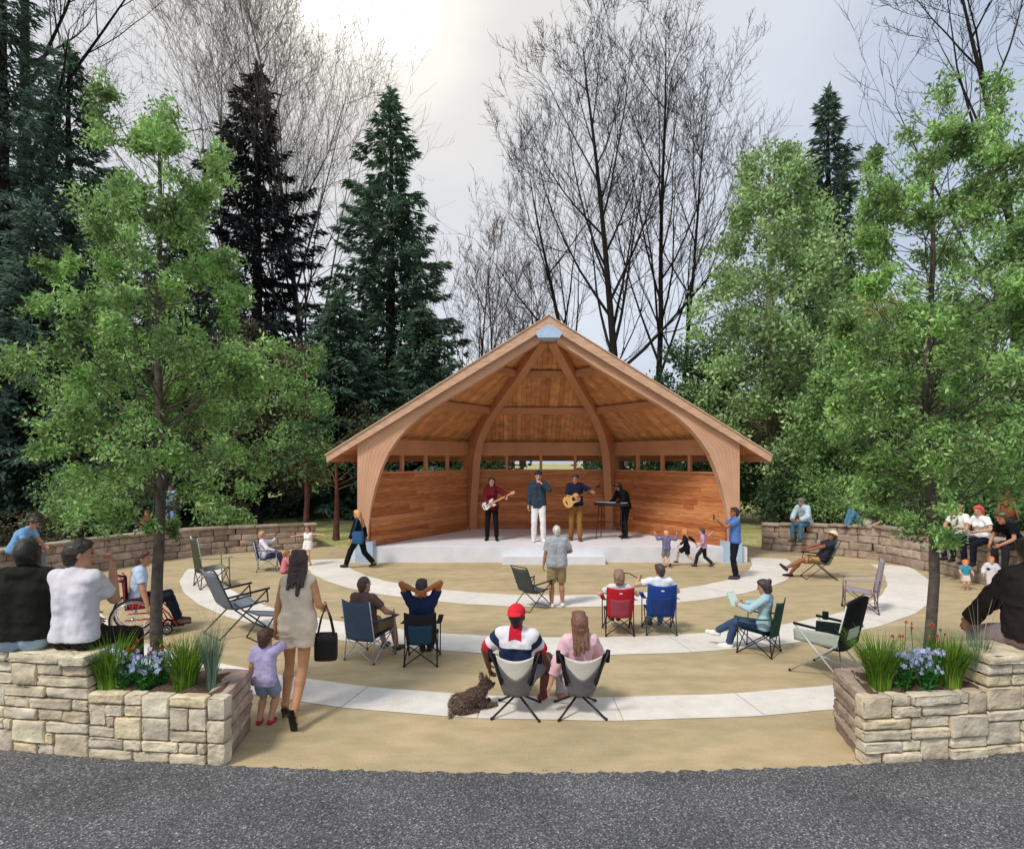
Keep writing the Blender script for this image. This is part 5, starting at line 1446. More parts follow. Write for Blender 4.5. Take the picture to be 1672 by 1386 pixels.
person('toddler in a lilac t-shirt holding the hand of the woman in the beige dress', tl_, -2, cs,
       dict(pel=(0, 0, .86), hl=(-.26, .02, .80), hr=(tgt[0] + .01, tgt[1], tgt[2] - .10), er=(1, -.3, -.6), head=(-12, 0), curl_r=.9),
       '#c9987c', dict(c='#c0b6dc', sleeve='short', inf=.03, hem=.16, sl=.7, wr=.004, name='t_shirt'), dict(c='#8fa0be', len='shorts', inf=.03, bl=.8), '#b92f3a', ('#3a2015', 'curly'), head_s=1.42, limb=1.15)
# --- group near the left wall
c0 = (at(436, 15.3), 15.3, 0)
quad_chair('small blue high-backed camp chair under the woman in white', c0, -72, .86, back='#4f6a96', seat='#3f5888', frame=SIL)
person('woman in a white top sitting in the small blue camp chair', c0, -72, .80,
       SIT(.36, hl=(-.02, .26, .98), hr=(.22, .25, .62), el=(-1, .2, -.8), head=(0, 0)), '#c69478', dict(c='#e4e0ea', sleeve='long'), dict(c='#474a66'), '#3a3a4c', ('#8a6a50', 'bob'), fem=True)
person('child in a pink top sitting on the ground beside the woman in white', (at(463, 14.9), 14.9, 0), -60, .62,
       SIT(.0, pel=(0, 0, .11), lean=10, hl=(-.2, .45, .3), hr=(.2, .45, .3), fl=(-.16, .72, .1), fr=(.16, .72, .1), kl=(-.3, 0, 1), kr=(.3, 0, 1), tl=(0, .6, .6), tr=(0, .6, .6)),
       '#c99a80', dict(c='#d2808a', sleeve='short'), dict(c='#9c5a68'), '#5a3a3a', ('#7a4a2c', 'short'), head_s=1.25)
person('girl in a white sleeveless dress with both arms spread wide', (at(503, 16.0), 16.0, 0), 168, .60,
       dict(pel=(0, 0, .90), hl=(-.68, .04, 1.36), hr=(.70, .0, 1.24), el=(0, -1, .3), er=(0, -1, .3), curl=.15, pn_l=(0, 1, 0), pn_r=(0, 1, 0)), '#d0a184', dict(c='#eceae2', sleeve='none', skirt=.5, inf=.03, name='dress'), None, '#c89a80', ('#5a2418', 'bob'), fem=True, head_s=1.25)
wk = person('woman in black striding past the left post of the bandstand', (at(587, 15.65), 15.65, 0), 78, .885,
       dict(pel=(0, 0, .90), lean=4, hl=(-.28, .16, .84), hr=(.28, -.08, .82), fl=(-.09, .38, .10), fr=(.09, -.40, .14), tr=(.1, 1, -.35), head=(0, -4)),
       '#c69478', dict(c='#1d1e22', sleeve='long', inf=.024, hem=.10, name='jacket'), dict(c='#191a1c', inf=.022), '#1a1a1a', ('#a8783f', 'long', .30), fem=True)
bp_ = W(wk, (-.30, -.1, .92))
bb = thing('shoulder_bag', 'blue shoulder bag on the hip of the woman striding in black', 'bag', (bp_[0], bp_[1], bp_[2] - .16), 78)
mb = MB(); mb.block((0, 0, .15), (1, 0, 0), (0, 1, 0), (0, 0, 1), (.05, .15, .16), .05, .004); mb.build('bag_body', fabric('#34587f'), bb, True)
mb = MB(); mb.tube([(0, -.12, .28), (.10, -.04, .62), (.16, .0, .70), (.10, .06, .62), (0, .12, .28)], .012, 6); mb.build('strap', fabric('#34587f'), bb, True)
# --- seated men, second row
c1 = (at(604, 8.62), 8.62, 0)
quad_chair('slate blue camp chair with pale legs under the man in camouflage shorts', c1, -24, .94, back='#4c5b73', seat='#45536a', frame=SIL, tall=.92, w=.46)
person('man in a brown t-shirt and camouflage shorts sitting in the slate blue chair', c1, -24, .93,
       SIT(.38, hl=(-.24, .22, .64), hr=(.27, .20, .65), fl=(-.10, .50, .07), fr=(.16, .46, .07), head=(-14, 0)), '#bb856a', dict(c='#6d5650', sleeve='short', name='t_shirt'), dict(c='#8c7a52', len='shorts', bl=.95), '#4a3430', ('#3b2a24', 'buzz'))
c2 = (at(690, 8.45), 8.45, 0)
quad_chair('black and teal camp chair under the man with hands behind his head', c2, 2, .94, back='#2c2a30', seat='#26262a', frame=BLK, tall=.80, w=.41, lower='#2a4a60')
person('man in a navy t-shirt with both hands clasped behind his head', c2, 2, .93,
       SIT(.38, hl=(-.05, -.24, 1.09), hr=(.05, -.24, 1.09), el=(-1, .15, .35), er=(1, .1, .75), fl=(-.06, .52, .07), fr=(.06, .52, .07), pn_l=(0, 1, 0), pn_r=(0, 1, 0), curl=.4), '#a5683c', dict(c='#23304f', sleeve='short', name='t_shirt'), dict(c='#3a3434'), '#3b2d2a', ('#1c1512', 'short'))
# --- couple in low chairs
c3 = (at(845, 6.78), 6.78, 0)
quad = None
pole_chair('low camping chair of black poles with a white back panel under the red-capped man', c3, -6, 1.06, hub='#6a5a52')
def rugby(L, Wd, sh, el):
    x, y, z = L[:, 0], L[:, 1], L[:, 2]; mi = np.zeros(len(L), np.int32)
    mi[(z > -.26) & (z < -.11) & (np.abs(x) < .24)] = 1            # navy chest band
    mi[(z > -.33) & (z < -.29)] = 2
    mi[(z > -.02 - .25 * np.abs(x)) & (np.abs(x) < .07)] = 2        # red collar
    for sd in (-1, 1):
        d = el[sd] - sh[sd]; t = ((Wd - sh[sd]) @ d) / (d @ d); far = (np.abs(x) > .17) & (z > -.24)
        mi[far & (t > .05) & (t < .36)] = 1; mi[far & (t > .62)] = 2; mi[far & (t >= .36) & (t <= .62)] = 0
    return mi, ['#28334f', '#c5273a']
man = person('man in a red cap and striped shirt in the low chair beside the dog', c3, -10, 1.03,
       SIT(.24, pel=(0, .0, .385), lean=-8, hl=(-.34, .12, .42), hr=(.32, .30, .34), el=(-1, -.2, 0), er=(1, .0, .1), fl=(-.10, .52, .07), fr=(.22, .40, .06), kl=(-.1, .3, 1), kr=(.3, .3, 1), head=(-4, -4)),
       '#6f4836', dict(c='#e2dfe2', sleeve='short', sl=.86, inf=.026, hem=-.01, paint=rugby, collar=True, wr=.004), dict(c='#7f848e', len='shorts', bl=.9), '#7a3a2c', ('#1a1310', 'buzz'), hat=('#d9303c', 'cap', 'back'))
c4 = (at(945, 6.78), 6.78, 0)
pole_chair('low camping chair of black poles with a teal hub under the woman in pink', c4, 3, 1.06, hub='#16787a')
person('woman with long brown hair and a pink top in a low chair', c4, 4, .96,
       SIT(.24, pel=(0, .0, .385), lean=-6, hl=(-.37, -.06, .25), hr=(.20, .30, .52), el=(-1, -.4, 0), fl=(-.14, .42, .06), fr=(.12, .44, .06), kl=(-.1, .3, 1), kr=(.1, .3, 1), curl_l=.3),
       '#cf9a86', dict(c='#e6bcc4', sleeve='long', sl=.55, inf=.02, hem=.0, wr=.004), dict(c='#b9b2b6'), '#c08a78', ('#5a3c2b', 'long', .26), fem=True)
# --- dog
def dog():
    p = G(768, 1158); rt = thing('dog', 'small shaggy brown and grey dog lying beside the red-capped man', 'dog', (p[0], p[1], 0), -58, 1.0)
    S = Sdf(.03)
    S.ell((0, -.10, .10), np.eye(3), (.10, .13, .10)); S.ell((0, .05, .12), np.eye(3), (.092, .14, .10)); S.cone((0, .10, .15), (0, .17, .21), .07, .055)
    S.ell((0, .205, .25), np.eye(3), (.058, .062, .055)); S.cone((0, .24, .235), (0, .29, .225), .032, .024)
    for sd in (-1, 1):
        S.cone((sd * .04, .19, .29), (sd * .055, .175, .365), .022, .006, k=.01)
        S.cone((sd * .065, .10, .08), (sd * .075, .20, .035), .034, .024); S.cone((sd * .075, .20, .03), (sd * .075, .29, .022), .022, .02)
        S.ell((sd * .085, -.12, .08), np.eye(3), (.045, .085, .075)); S.cone((sd * .09, -.08, .03), (sd * .11, .03, .022), .026, .022)
    S.cone((.02, -.22, .08), (.10, -.29, .03), .025, .012)
    V, Q = S.mesh(.0065, wr=.0035, wf=70)
    body = np_mesh('body', V, Q, mat('dog_skin', '#5d4636', .9, .3, 14, bmp=.5), rt)
    me = body.data; n = len(V); co = V; no = np.zeros((n, 3)); me.vertices.foreach_get('normal', nn := np.zeros(n * 3, np.float32)); no = nn.reshape(-1, 3)
    pick = RNG.choice(n, 5200); C = co[pick]; Nn = no[pick]
    D = Nn * .45 + np.array((0, -.75, -.35)) + RNG.normal(0, .3, (5200, 3))
    Vq, Qq = leaf_quads(C, D, Nn + rdir(5200) * .4, RNG.uniform(.025, .05, 5200), np.full(5200, .008))
    np_mesh('fur', Vq, Qq, leafm('dog_fur', ['#3b2c24', '#7d6350', '#9d8672', '#57453a', '#8f8782', '#6b4c36'], .1, 9, .7, 1.25), rt, smooth=False)
    mb = MB(); mb.ball((0, .313, .232), .012, 8, 6); mb.build('nose', mat('dog_nose', '#15110f', .3, bmp=0), rt, True)
    mb = MB(); [mb.ball((sd * .026, .252, .268), .008, 8, 6) for sd in (-1, 1)]; mb.build('eyes', mat('dog_nose', '#15110f', .3, bmp=0), rt, True)
    mb = MB(); mb.tube([(.062 * math.cos(a), .155 + .03 * math.sin(a) , .20 + .062 * math.sin(a)) for a in np.linspace(0, 2 * PI, 20)], .007, 6); mb.build('collar', fabric('#3a3a40'), rt, True)
    a = math.radians(-58); return np.array((p[0] - .18 * math.sin(a) * 1.0, p[1] + .18 * math.cos(a), .2))
dp = dog(); hp_ = W(man, man['wr'][-1] + man['wd'][-1] * .07)
s_ = np.linspace(0, 1, 14)
mb = MB(); mb.tube([dp * (1 - t) + hp_ * t - np.array((0, 0, 1)) * .16 * math.sin(t * PI) for t in s_], .005, 6)
tag(mb.build('leash', fabric('#2b2a2a'), None, True), 'thin dark leash from the dog to the hand of the red-capped man', 'leash')
# --- centre and right rows
gm = person('grey-haired man in a grey t-shirt and khaki shorts standing with his back turned', G(909, 991), 4, .885,
       dict(hl=(-.29, .08, .80), hr=(.17, .24, 1.10), er=(1, -.8, -.3), fl=(-.11, -.02, .08), fr=(.13, .03, .08), head=(0, 0)),
       '#b07f66', dict(c='#a3a6ac', sleeve='short', sl=.8, inf=.022, hem=.1, wr=.0035, name='t_shirt'), dict(c='#9a8a68', len='shorts', bl=.95, inf=.024), '#e8e6e2', ('#9a958c', 'buzz'), bulk=1.08)
c5 = (at(1009, 9.85), 9.85, 0)
quad_chair('bright red camp chair with a dull red mesh lower back', c5, -2, .92, back='#b5202c', seat='#a81e2a', frame=BLK, tall=.86, w=.42, lower='#94414c', logo='#d8cfc8')
person('brown-haired child sunk into the bright red camp chair', c5, -2, .78,
       SIT(.42, lean=-10, hl=(-.36, .16, .78), hr=(.36, .16, .78), fl=(-.07, .46, .2), fr=(.07, .46, .2)), '#c59a84', dict(c='#d9d4d2', sleeve='short'), dict(c='#b04a50', len='shorts'), '#2b2728', ('#6a5446', 'bob'), head_s=1.2)
c6 = (at(1076, 9.9), 9.9, 0)
quad_chair('royal blue camp chair beside the red one', c6, -4, .94, back='#23428c', seat='#203c80', frame='#4a5560', tall=.88, w=.44, lower='#263a70', logo='#dfe6f2')
bl_ = person('person with short dark hair in the royal blue camp chair holding a stick aside', c6, -4, .86,
       SIT(.42, lean=-6, hl=(-.36, .14, .96), hr=(.28, .2, .7), el=(-1, -.2, -.4), fl=(-.1, .48, .08), fr=(.1, .48, .08), head=(24, 0), curl_l=.9), '#c99f88', dict(c='#dfe4ea', sleeve='short'), dict(c='#58a3ac'), '#5a4a40', ('#33261e', 'short'))
q = W(bl_, bl_['wr'][-1] + bl_['wd'][-1] * .06)
mb = MB(); mb.tube([q + (.06, 0, -.06), q + (-.16, .02, .06), q + (-.27, .03, .075)], [.009, .008, .007], 6); tag(mb.build('stick', mat('dark_wood', '#2f2620', .7), None, True), 'thin dark stick held out by the person in the royal blue chair', 'stick')
for lb, px, py, yaw, s, tc_, bc_, hr_, pose, ln_, skc in (
   ('small boy in a purple striped shirt throwing both arms up in front of the stage', 1088, 926, 10, .55, '#74739a', '#8f9096', ('#a08058', 'short'), dict(pel=(0, 0, .90), hl=(-.52, .06, 1.56), hr=(.52, .06, 1.50), el=(-1, -.3, -.4), er=(1, -.3, -.4), fl=(-.06, .0, .08), fr=(.07, -.26, .2), tr=(0, .8, -.6), curl=.1), 'shorts', '#c9a088'),
   ('small girl in a black top leaping in front of the stage', 1121, 924, 60, .55, '#26242a', '#29272c', ('#9a6a3c', 'long', .2), dict(pel=(0, 0, .93), lean=8, hl=(-.46, .2, 1.05), hr=(.4, -.3, 1.1), fl=(-.1, .42, .22), fr=(.1, -.40, .26), tr=(0, .6, -.8), curl=.2), 'skirt', '#d3a78c'),
   ('child in a pink shirt and dark trousers running in front of the stage', 1149, 925, 70, .59, '#c99bc4', '#2c2a2e', ('#3a2a22', 'short'), dict(pel=(0, 0, .89), lean=6, hl=(-.25, .2, .95), hr=(.52, -.3, 1.42), er=(.4, -1, -.4), fl=(-.1, .34, .09), fr=(.1, -.36, .14), tr=(0, 1, -.5)), 'long', '#c9a088')):
    person(lb, G(px, py), yaw, s, pose, skc, dict(c=tc_, sleeve='long' if 'striped' in lb or 'black' in lb else 'short', inf=.024), dict(c=bc_, len=ln_, inf=.02), '#2a2624', hr_, fem='girl' in lb, head_s=1.25)
ph = person('man in a blue t-shirt holding up a phone beside the right post of the bandstand', G(1200, 945), 82, .955,
       dict(pel=(0, 0, .965), hl=(-.10, .40, 1.44), hr=(.08, .40, 1.44), el=(-.7, -.2, -1), er=(.7, -.2, -1), fl=(-.08, .0, .08), fr=(.08, -.06, .08), head=(8, 4), curl=.7, pn_l=(1, 0, 0), pn_r=(-1, 0, 0)),
       '#a06a4a', dict(c='#5878b8', sleeve='short', inf=.02, hem=.08, name='t_shirt'), dict(c='#1c1d24'), '#3a3438', ('#17120f', 'short'))
q = W(ph, (ph['wr'][-1] + ph['wr'][1]) / 2 + (0, .1, .05))
p_ = thing('phone', 'dark phone held up by the man in the blue t-shirt', 'phone', tuple(q), 82)
mb = MB(); mb.block((0, 0, 0), (1, 0, 0), (0, 1, 0), (0, 0, 1), (.038, .006, .075), .006, 0); mb.build('case', mat('black_plastic', '#1b1b1c', .5, .1, bmp=0), p_, True)
mb = MB(); mb.box((0, -.0075, 0), (.066, .002, .138)); mb.build('screen', mat('phone_glass', '#16181c', .1, .05, bmp=0), p_)
c7 = (at(1240, 8.85), 8.85, 0)
quad_chair('dark green camp chair under the reader', c7, 52, .88, back='#2e5547', seat='#2a4c40', frame=BLK, tall=.90, w=.46)
rd = person('reader with tied dark hair and jeans sitting cross-legged in the dark green chair', c7, 52, .85,
       SIT(.38, lean=-4, hl=(-.14, .30, .78), hr=(.16, .30, .76), fl=(-.06, .50, .07), fr=(-.10, .70, .26), kr=(0, .5, 1), tr=(-.3, 1, .2), head=(8, -16), curl=.6), '#b98a72', dict(c='#a9c4cc', sleeve='long', name='top'), dict(c='#3c506e'), '#e8e6e2', ('#241a1a', 'bun'), fem=True)
q = W(rd, (.0, .40, .86))
bk_ = thing('book', 'open pale green book in the hands of the reader', 'book', tuple(q), 52)
for a in (-1, 1):
    mb = MB(); mb.box((a * .075, .02, .0), (.15, .012, .21), np.array(Matrix.Rotation(math.radians(a * 22), 3, 'Z')) @ np.array(Matrix.Rotation(math.radians(-25), 3, 'X'))); mb.build('cover', fabric('#8fd0b4'), bk_)
    mb = MB(); mb.box((a * .073, .008, .0), (.14, .012, .20), np.array(Matrix.Rotation(math.radians(a * 22), 3, 'Z')) @ np.array(Matrix.Rotation(math.radians(-25), 3, 'X'))); mb.build('pages', fabric('#dcebe0'), bk_)
# --- right side
c8 = (at(1338, 14.2), 14.3, 0)
sling_chair('pale reclining chair tipped back near the right wall', c8, 78, .88, cloth='#8d9a92', frame='#5c5044')
person('man in a sun hat stretched out in the pale reclining chair', c8, 78, .92,
       SIT(.40, pel=(0, -.08, .50), lean=-28, hl=(-.2, .3, .72), hr=(.22, .28, .72), fl=(-.1, .75, .26), fr=(.12, .62, .07), kl=(0, .3, 1), kr=(0, .3, 1), tl=(0, .7, .7), head=(10, 12)), '#8f6046', dict(c='#30323f', sleeve='short'), dict(c='#b98b52', len='shorts'), '#2a2624', ('#2a1c14', 'buzz'), hat=('#d9cfae', 'brim'))
person('man in a pale denim jacket and jeans sitting on the right wall with legs hanging', (8.80, 18.33, .78), 118, .98,
       SIT(-.02, pel=(0, 0, .125), lean=14, hunch=.05, hl=(-.12, .45, .2), hr=(.13, .46, .2), fl=(-.13, .44, -.38), fr=(.14, .42, -.40), head=(6, -16)), '#b98a72', dict(c='#b9cbd6', sleeve='long', inf=.03, hem=.1, name='jacket'), dict(c='#4a7086'), '#3a4a3a', ('#5a5450', 'short'))
person('person lying on the right wall with jeans and bent knees', (10.05, 17.6, .80), 96, .98,
       dict(pel=(0, 0, .13), lean=-82, hl=(-.3, -.1, .1), hr=(.3, -.1, .1), el=(-1, 0, .3), er=(1, 0, .3), fl=(-.1, .50, .08), fr=(.1, .44, .08), kl=(0, 0, 1), kr=(0, 0, 1)), '#c69a84', dict(c='#c9b8ae', sleeve='short'), dict(c='#55809a'), '#3a3432', ('#3a2a22', 'short'))
c9 = (at(1408, 11.2), 11.25, 0)
quad_chair('empty lilac-grey camp chair on the outer path at the right', c9, 66, 1.0, back='#a49aa6', seat='#9c92a0', frame='#7d6a66', tall=.96, w=.44)
c10 = (at(1352, 8.0), 8.0, 0)
def black_chair(label, loc, yaw):
    rt = thing('camping_chair', label, 'folding chair', loc, yaw, 1.0); fm = metal('#c4c6c6'); bm_ = fabric('#161d1b')
    def bk(u, v): 
        q = 2 * u - 1; return (q * .30, -.24 - .13 * v - .05 * (1 - q * q), .42 + .58 * v + .07 * (1 - q * q) * v)
    mb = MB()
    mb.sheet(lambda u, v: bk(u, .42 + .58 * v), 12, 8, .022); b = mb.build('backrest', bm_, rt, True)
    for a in (0, .78):
        mb = MB(); mb.sheet(lambda u, v: bk(a + .22 * u, .42 * v), 3, 5, .02); mb.build('back_strap', bm_, b, True)
    mb = MB(); mb.sheet(lambda u, v: bk(.24 + .52 * u, .16 + .22 * v), 4, 3, .006); mb.build('mesh_window', fabric('#b9bdb6'), b, True)
    mb = MB(); mb.sheet(lambda u, v: ((u - .5) * .56, -.24 + .52 * v, .40 + .05 * v - .04 * math.sin(u * PI)), 10, 8, .022); mb.build('seat', bm_, rt, True)
    for a in (-1, 1):
        mb = MB(); mb.sheet(lambda u, v: (a * (.29 + .02 * v), -.26 + .56 * u, .42 + .20 * v * (1 - .25 * u)), 8, 4, .016); mb.build('side_panel', fabric('#1b2421' if a > 0 else '#a9b0a6'), rt, True)
        mb = MB(); mb.tube([(a * .31, .30, .64), (a * .32, -.34, .01)], .011); o = mb.build('leg', fm, rt, True)
        mb = MB(); mb.ball((a * .32, -.34, .016), .02); mb.build('foot_cap', fabric('#1e1f22'), o, True)
        mb = MB(); mb.tube([(a * .30, -.36, .98), (a * .31, -.24, .46), (a * .33, .34, .01)], .011); o = mb.build('leg', fm, rt, True)
        mb = MB(); mb.ball((a * .33, .34, .016), .02); mb.build('foot_cap', fabric('#1e1f22'), o, True)
        mb = MB(); mb.tube([(a * .31, -.30, .62), (a * .31, .30, .64)], .018); mb.build('armrest', bm_, rt, True)
    mb = MB(); mb.tube([(-.32, -.34, .014), (.3, .0, .30)], .009); mb.tube([(.32, -.34, .014), (-.3, .0, .30)], .009); mb.build('cross_brace', fm, rt, True)
    mb = MB(); mb.tube([(.36, .2, .60), (.36, .2, .70)], .04, 10); mb.build('cup_holder', bm_, rt, True)
black_chair('empty padded black camp chair with pale legs beside the right planter', c10, 38)
# children and adults by the right wall
person('red-haired toddler in a teal top near the right wall', (at(1576, 13.0), 13.0, 0), 165, .36, dict(pel=(0, 0, .9), hl=(-.3, .3, 1.0), hr=(.3, .3, 1.0)), '#d9a888', dict(c='#3f93ab', sleeve='short', inf=.05), dict(c='#d9c9be', len='shorts', inf=.04), '#c0b0a4', ('#c0672c', 'curly'), head_s=1.7, limb=1.3)
person('toddler in a white top with ginger hair beside the right wall', (at(1619, 12.8), 12.8, 0), 150, .42, dict(pel=(0, 0, .9), hl=(-.3, .3, 1.0), hr=(.35, .1, .9)), '#d9a888', dict(c='#d8d4d8', sleeve='long', inf=.05), dict(c='#cfc4c8', inf=.04), '#b08a78', ('#b5642c', 'short'), head_s=1.6, limb=1.3)
person('person in dark trousers sitting on the right wall above the red-haired toddler', (10.38, 14.15, .92), 108, .95, SIT(-.02, pel=(0, 0, .125), lean=10, hl=(-.1, .34, .3), hr=(.14, .36, .28), fl=(-.1, .42, -.42), fr=(.12, .40, -.42), head=(-20, -10)), '#c69a7c', dict(c='#f0eeea', sleeve='short'), dict(c='#1d2230'), '#2a2a30', ('#8a5a34', 'short'))
person('person in dark trousers and a red scarf sitting on the right wall between the toddlers', (10.42, 13.55, .92), 104, .95, SIT(-.02, pel=(0, 0, .125), lean=10, hl=(-.16, .34, .3), hr=(.12, .36, .28), fl=(-.1, .42, -.42), fr=(.12, .40, -.42), head=(10, -10)), '#c69a7c', dict(c='#f0eeea', sleeve='short', collar=True), dict(c='#1b1f2a'), '#2a2a30', ('#a03a24', 'bob'), fem=True)
person('person in a black top crouched forward on the right wall', (10.52, 12.75, .92), 100, 1.0, SIT(-.02, pel=(0, 0, .125), lean=30, hunch=.06, hl=(-.1, .52, .1), hr=(.16, .50, .08), fl=(-.1, .42, -.38), fr=(.12, .40, -.38), head=(0, -14)), '#b98468', dict(c='#15161a', sleeve='short'), dict(c='#2a2a30'), '#2a2a30', ('#3a2418', 'bob'), fem=True)
person('dark-haired woman in a rust top standing behind the right wall', (at(1644, 15.6), 15.6, .55), 165, .86, dict(), '#8d5a3e', dict(c='#8a4a34', sleeve='none'), dict(c='#3a3432'), '#2a2a30', ('#1c1411', 'long', .2), fem=True)
person('man in a black quilted jacket sitting on the right stone wall, back turned', (at(1690, 5.98), 5.96, WZ - .02), 4, 1.17,
       SIT(-.02, pel=(0, 0, .125), lean=4, hunch=.02, hl=(-.30, .34, .14), hr=(.30, .34, .14), fl=(-.16, .44, -.42), fr=(.16, .44, -.42), head=(-20, 0)),
       '#a8765a', dict(c='#2b2624', sleeve='long', inf=.034, hem=.06, wr=.006, name='jacket'), dict(c='#96868a', inf=.018), '#3a3632', ('#1b1411', 'short'), bulk=1.2)
# --- empty chairs at the left
sling_chair('empty grey reclining sling chair behind the woman and toddler', G(392, 1030), -42, 1.06, cloth='#777c88', frame='#3f4246')
foot_stool('grey sling footrest in front of the empty reclining chair at the left', G(436, 1040), -42, 1.05, cloth='#777c88', frame='#3f4246')
sling_chair('empty charcoal reclining sling chair beside the grey-haired man', G(872, 992), -48, .80, cloth='#4e5254', frame='#3a3c3c')
quad_chair('empty olive camp chair with cream padded edges near the left wall', G(345, 957), -50, 1.08, back='#4a4f3e', seat='#8d8d78', frame='#4c4038', tall=1.02, w=.50, rim='#d6d2c0')
# --- band on the stage
SZ = .402
def stage(px, d): return (at(px, d), d, SZ)
g1 = person('long-haired guitarist in a red plaid shirt and black jeans on the stage', stage(803, 17.9), 176, 1.06,
       dict(hl=(-.44, .30, 1.20), hr=(.06, .22, 1.02), el=(-1, -.5, -.6), er=(1, -.8, -.2), fl=(-.14, .02, .08), fr=(.13, -.02, .08), curl=.8), '#c99a80', dict(c='#6f2028', sleeve='long', hem=.12, inf=.02), dict(c='#17171a'), '#141414', ('#2b1a14', 'long', .2), fem=True)
def plaid(L, Wd, sh, el): return ((np.abs(L[:, 0]) < .07) & (L[:, 1] > 0)).astype(np.int32), ['#1a1a1c']
def guitar(label, info, c, nk, cols, acoustic):
    """body centre c, neck tip nk in the player's frame"""
    rt = thing('acoustic_guitar' if acoustic else 'electric_guitar', label, 'guitar', tuple(W(info, c)), 0)
    A = np.array(W(info, c)); Bq = np.array(W(info, nk)) - A; d = nrm(Bq); a = math.radians(info['yaw']); out = np.array((-math.sin(a), math.cos(a), 0)); out = nrm(out - d * (out @ d)); up = np.cross(out, d)
    up = up if up[2] > 0 else -up
    k = 1.25 if acoustic else 1.0; th = .05 if acoustic else .022
    pr = [(-.24, .0), (-.225, .09), (-.16, .145), (-.08, .14), (-.01, .095), (.06, .10), (.13, .115), (.18, .07), (.19, .0)]
    if not acoustic: pr = [(-.20, .0), (-.19, .08), (-.12, .125), (-.04, .10), (.04, .085), (.12, .115), (.20, .105), (.17, .055), (.10, .03), (.10, 0)]
    poly = [(x * k, y * k) for x, y in pr] + [(x * k, -y * k * (1 if acoustic else .95)) for x, y in pr[-2:0:-1]]
    fn = lambda x, y, t: d * x + up * y + out * t
    mb = MB(); mb.prism(poly, fn, -th, th); bo = mb.build('guitar_body', mat('guitar_lacquer', cols[0], .3, .12, 7, bmp=0), rt)
    mb = MB(); mb.prism([(x * .93, y * .93) for x, y in poly], fn, th + .001, th + .004); mb.build('top', mat('guitar_top', cols[1], .3, .1, 7, bmp=0), bo)
    mb = MB()
    if acoustic: mb.prism([(.05 + .062 * math.cos(b), .062 * math.sin(b)) for b in np.linspace(0, 2 * PI, 20)[:-1]], fn, th + .005, th + .007); mb.build('sound_hole', mat('guitar_dark', '#1d1510', .6, bmp=0), bo)
    else:
        for q in (-.06, .0, .06): mb.prism([(q - .012, -.04), (q + .012, -.04), (q + .012, .04), (q - .012, .04)], fn, th + .005, th + .012)
        mb.build('pickups', mat('guitar_dark', '#1d1510', .6, bmp=0), bo)
    mb = MB(); mb.prism([(-.16 * k, -.05), (-.135 * k, -.05), (-.135 * k, .05), (-.16 * k, .05)], fn, th + .005, th + .016); mb.build('bridge', mat('guitar_dark', '#1d1510', .6, bmp=0), bo)
    Ln = np.linalg.norm(Bq)
    mb = MB(); mb.prism([(.08, -.026), (Ln - .12, -.021), (Ln - .12, .021), (.08, .026)], fn, th - .006, th + .018); n_ = mb.build('neck', mat('maple_neck', cols[2], .4, .1, bmp=0), rt)
    mb = MB(); mb.prism([(Ln - .12, -.022), (Ln - .02, -.045), (Ln + .04, -.03), (Ln + .04, .035), (Ln - .1, .04)], fn, th - .01, th + .008); mb.build('headstock', mat('maple_neck', cols[3], .4, .1, bmp=0), n_)
    mb = MB(); s0 = A * 0 + d * (-.2 * k); mb.tube([fn(-.22 * k, 0, 0), np.array(W(info, info['sh'][1] + (0, -.08, .07))) - A, np.array(W(info, info['sh'][-1] + (0.02, .06, .06))) - A, fn(.16 * k, .05, 0)], .012, 6); mb.build('strap', fabric('#1d1a1a'), rt, True)
guitar('white electric guitar of the long-haired guitarist', g1, (.06, .20, 1.0), (-.62, .28, 1.34), ('#d8d4d2', '#e6e2e0', '#d09a6a', '#d4a578'), False)
sg = person('singer in a navy hoodie and white trousers at the middle of the stage', stage(879, 17.6), 180, 1.17,
       dict(hl=(-.06, .24, 1.44), hr=(.26, .06, .82), el=(-1, .2, -.9), fl=(-.12, .03, .08), fr=(.11, -.02, .08), head=(0, -6), curl_l=.85, pn_l=(.8, -.4, 0)), '#c99a80', dict(c='#34424f', sleeve='long', hood=True, hem=.14, inf=.016, wr=.005, name='hoodie'), dict(c='#e6e4e4', inf=.014), '#e8e6e2', ('#1c1512', 'short'), hat=('#1c2836', 'beanie'))
q = np.array(W(sg, sg['wr'][-1] + sg['wd'][-1] * .05 + (0, .02, -.01))); mth = np.array(W(sg, sg['hc'] + (0, .12, -.07)))
mc = thing('microphone', 'black microphone at the mouth of the singer', 'microphone', tuple(q), 0)
mb = MB(); dv = mth - q; mb.tube([-dv * .25, dv * .75], [.013, .017], 8); mb.build('handle', mat('black_plastic', '#1b1b1c', .5, .1, bmp=0), mc, True)
mb = MB(); mb.ball(dv * .85, .027, 10, 8); mb.build('grille_ball', mat('mic_grille', '#55565a', .4, .2, 60, metal=.6), mc, True)
g2 = person('guitarist in a dark shirt and tan trousers on the stage', stage(940, 17.9), 178, 1.12,
       dict(hl=(-.44, .30, 1.26), hr=(.05, .27, 1.12), el=(-1, -.5, -.8), er=(1, -.9, -.1), fl=(-.1, .12, .08), fr=(.12, -.05, .08), curl=.8, head=(-18, -16)), '#b98668', dict(c='#23243a', sleeve='short', sl=.9, inf=.02), dict(c='#8d6436', inf=.018), '#6a3f2c', ('#1c1512', 'short'))
guitar('pale wood acoustic guitar of the guitarist in tan trousers', g2, (.10, .24, 1.08), (-.58, .30, 1.44), ('#8a5a2c', '#d9a868', '#6a4a30', '#2b211b'), True)
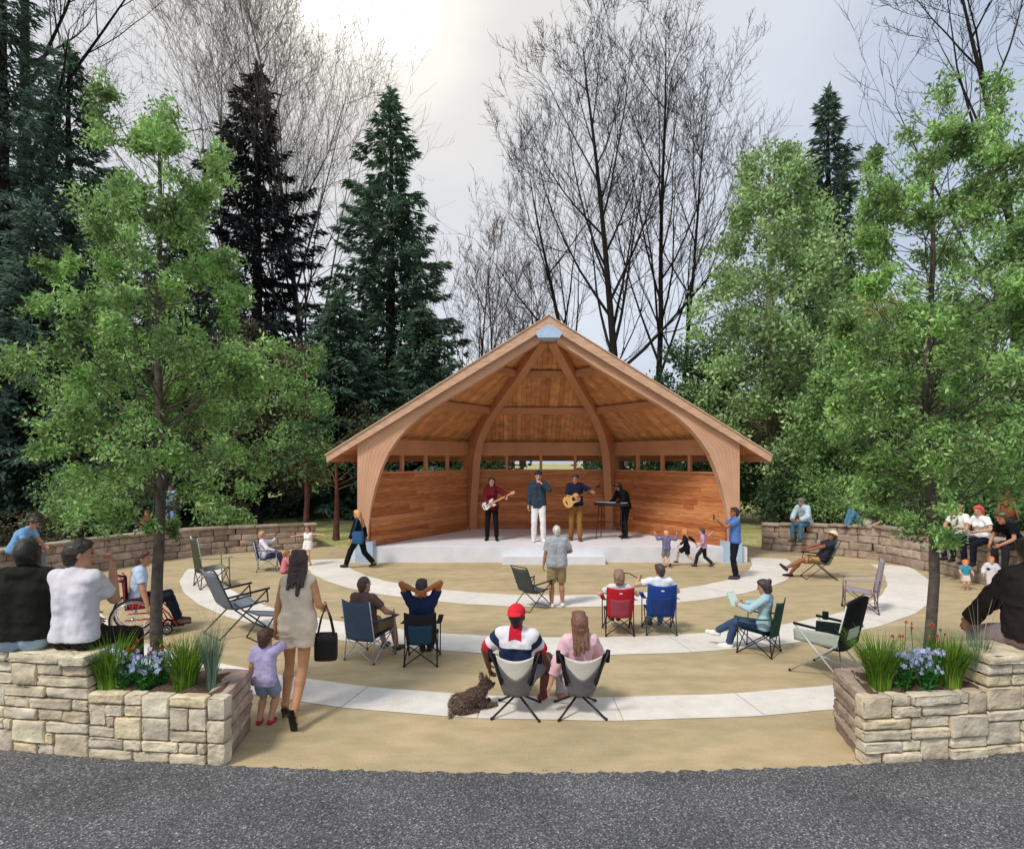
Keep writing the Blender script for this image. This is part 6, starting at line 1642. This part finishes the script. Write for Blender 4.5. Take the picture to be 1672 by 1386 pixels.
kb = person('keyboard player in black bent over the keyboard at the right of the stage', stage(1021, 18.45), 108, 1.0,
       dict(lean=12, hunch=.06, hl=(-.2, .42, 1.06), hr=(.16, .42, 1.06), el=(-1, -.6, -.5), er=(1, -.6, -.5), head=(0, -42), fl=(-.12, .04, .08), fr=(.12, -.04, .08), pn_l=(0, 0, -1), pn_r=(0, 0, -1)), '#9a7058', dict(c='#141416', sleeve='long', inf=.022, hem=.1), dict(c='#18191c', inf=.014), '#101010', ('#0f0c0b', 'bob'), bulk=1.05)
kp = stage(998, 18.2)
ky = thing('keyboard', 'black electronic keyboard on the thin stand on the stage', 'keyboard', (kp[0], kp[1], SZ + .985), 152)
mb = MB(); mb.block((0, 0, .05), (1, 0, 0), (0, 1, 0), (0, 0, 1), (.50, .15, .045), .02, 0); mb.build('case', mat('black_plastic', '#1b1b1c', .5, .1, bmp=0), ky, True)
mb = MB()
for i in range(36): mb.box((-.46 + i * .0262, -.06, .102), (.0242, .14, .012))
mb.build('white_keys', mat('key_white', '#dedcd6', .4, .03, bmp=0), ky)
mb = MB()
for i in range(35):
    if i % 7 not in (2, 6): mb.box((-.447 + i * .0262, -.035, .112), (.013, .085, .012))
mb.build('black_keys', mat('black_plastic', '#1b1b1c', .5, .1, bmp=0), ky)
mb = MB(); mb.box((0, .10, .098), (.22, .05, .008)); mb.build('display', mat('display_grey', '#8d9aa4', .3, .1, bmp=0), ky)
ks = thing('keyboard_stand', 'thin black four-legged stand under the keyboard', 'stand', (kp[0], kp[1], SZ), 152)
for a in (-1, 1):
    for b in (-1, 1):
        mb = MB(); mb.tube([(a * .40, b * .22, .012), (a * .34, b * .12, .96)], .012); mb.build('leg', metal(BLK), ks, True)
    mb = MB(); mb.tube([(a * .34, -.17, .97), (a * .34, .17, .97)], .013); mb.build('rest_bar', metal(BLK), ks, True)
mb = MB(); mb.tube([(-.38, 0, .5), (.38, 0, .5)], .01); mb.tube([(-.37, -.16, .5), (-.37, .16, .5)], .01); mb.tube([(.37, -.16, .5), (.37, .16, .5)], .01); mb.build('stretcher', metal(BLK), ks, True)
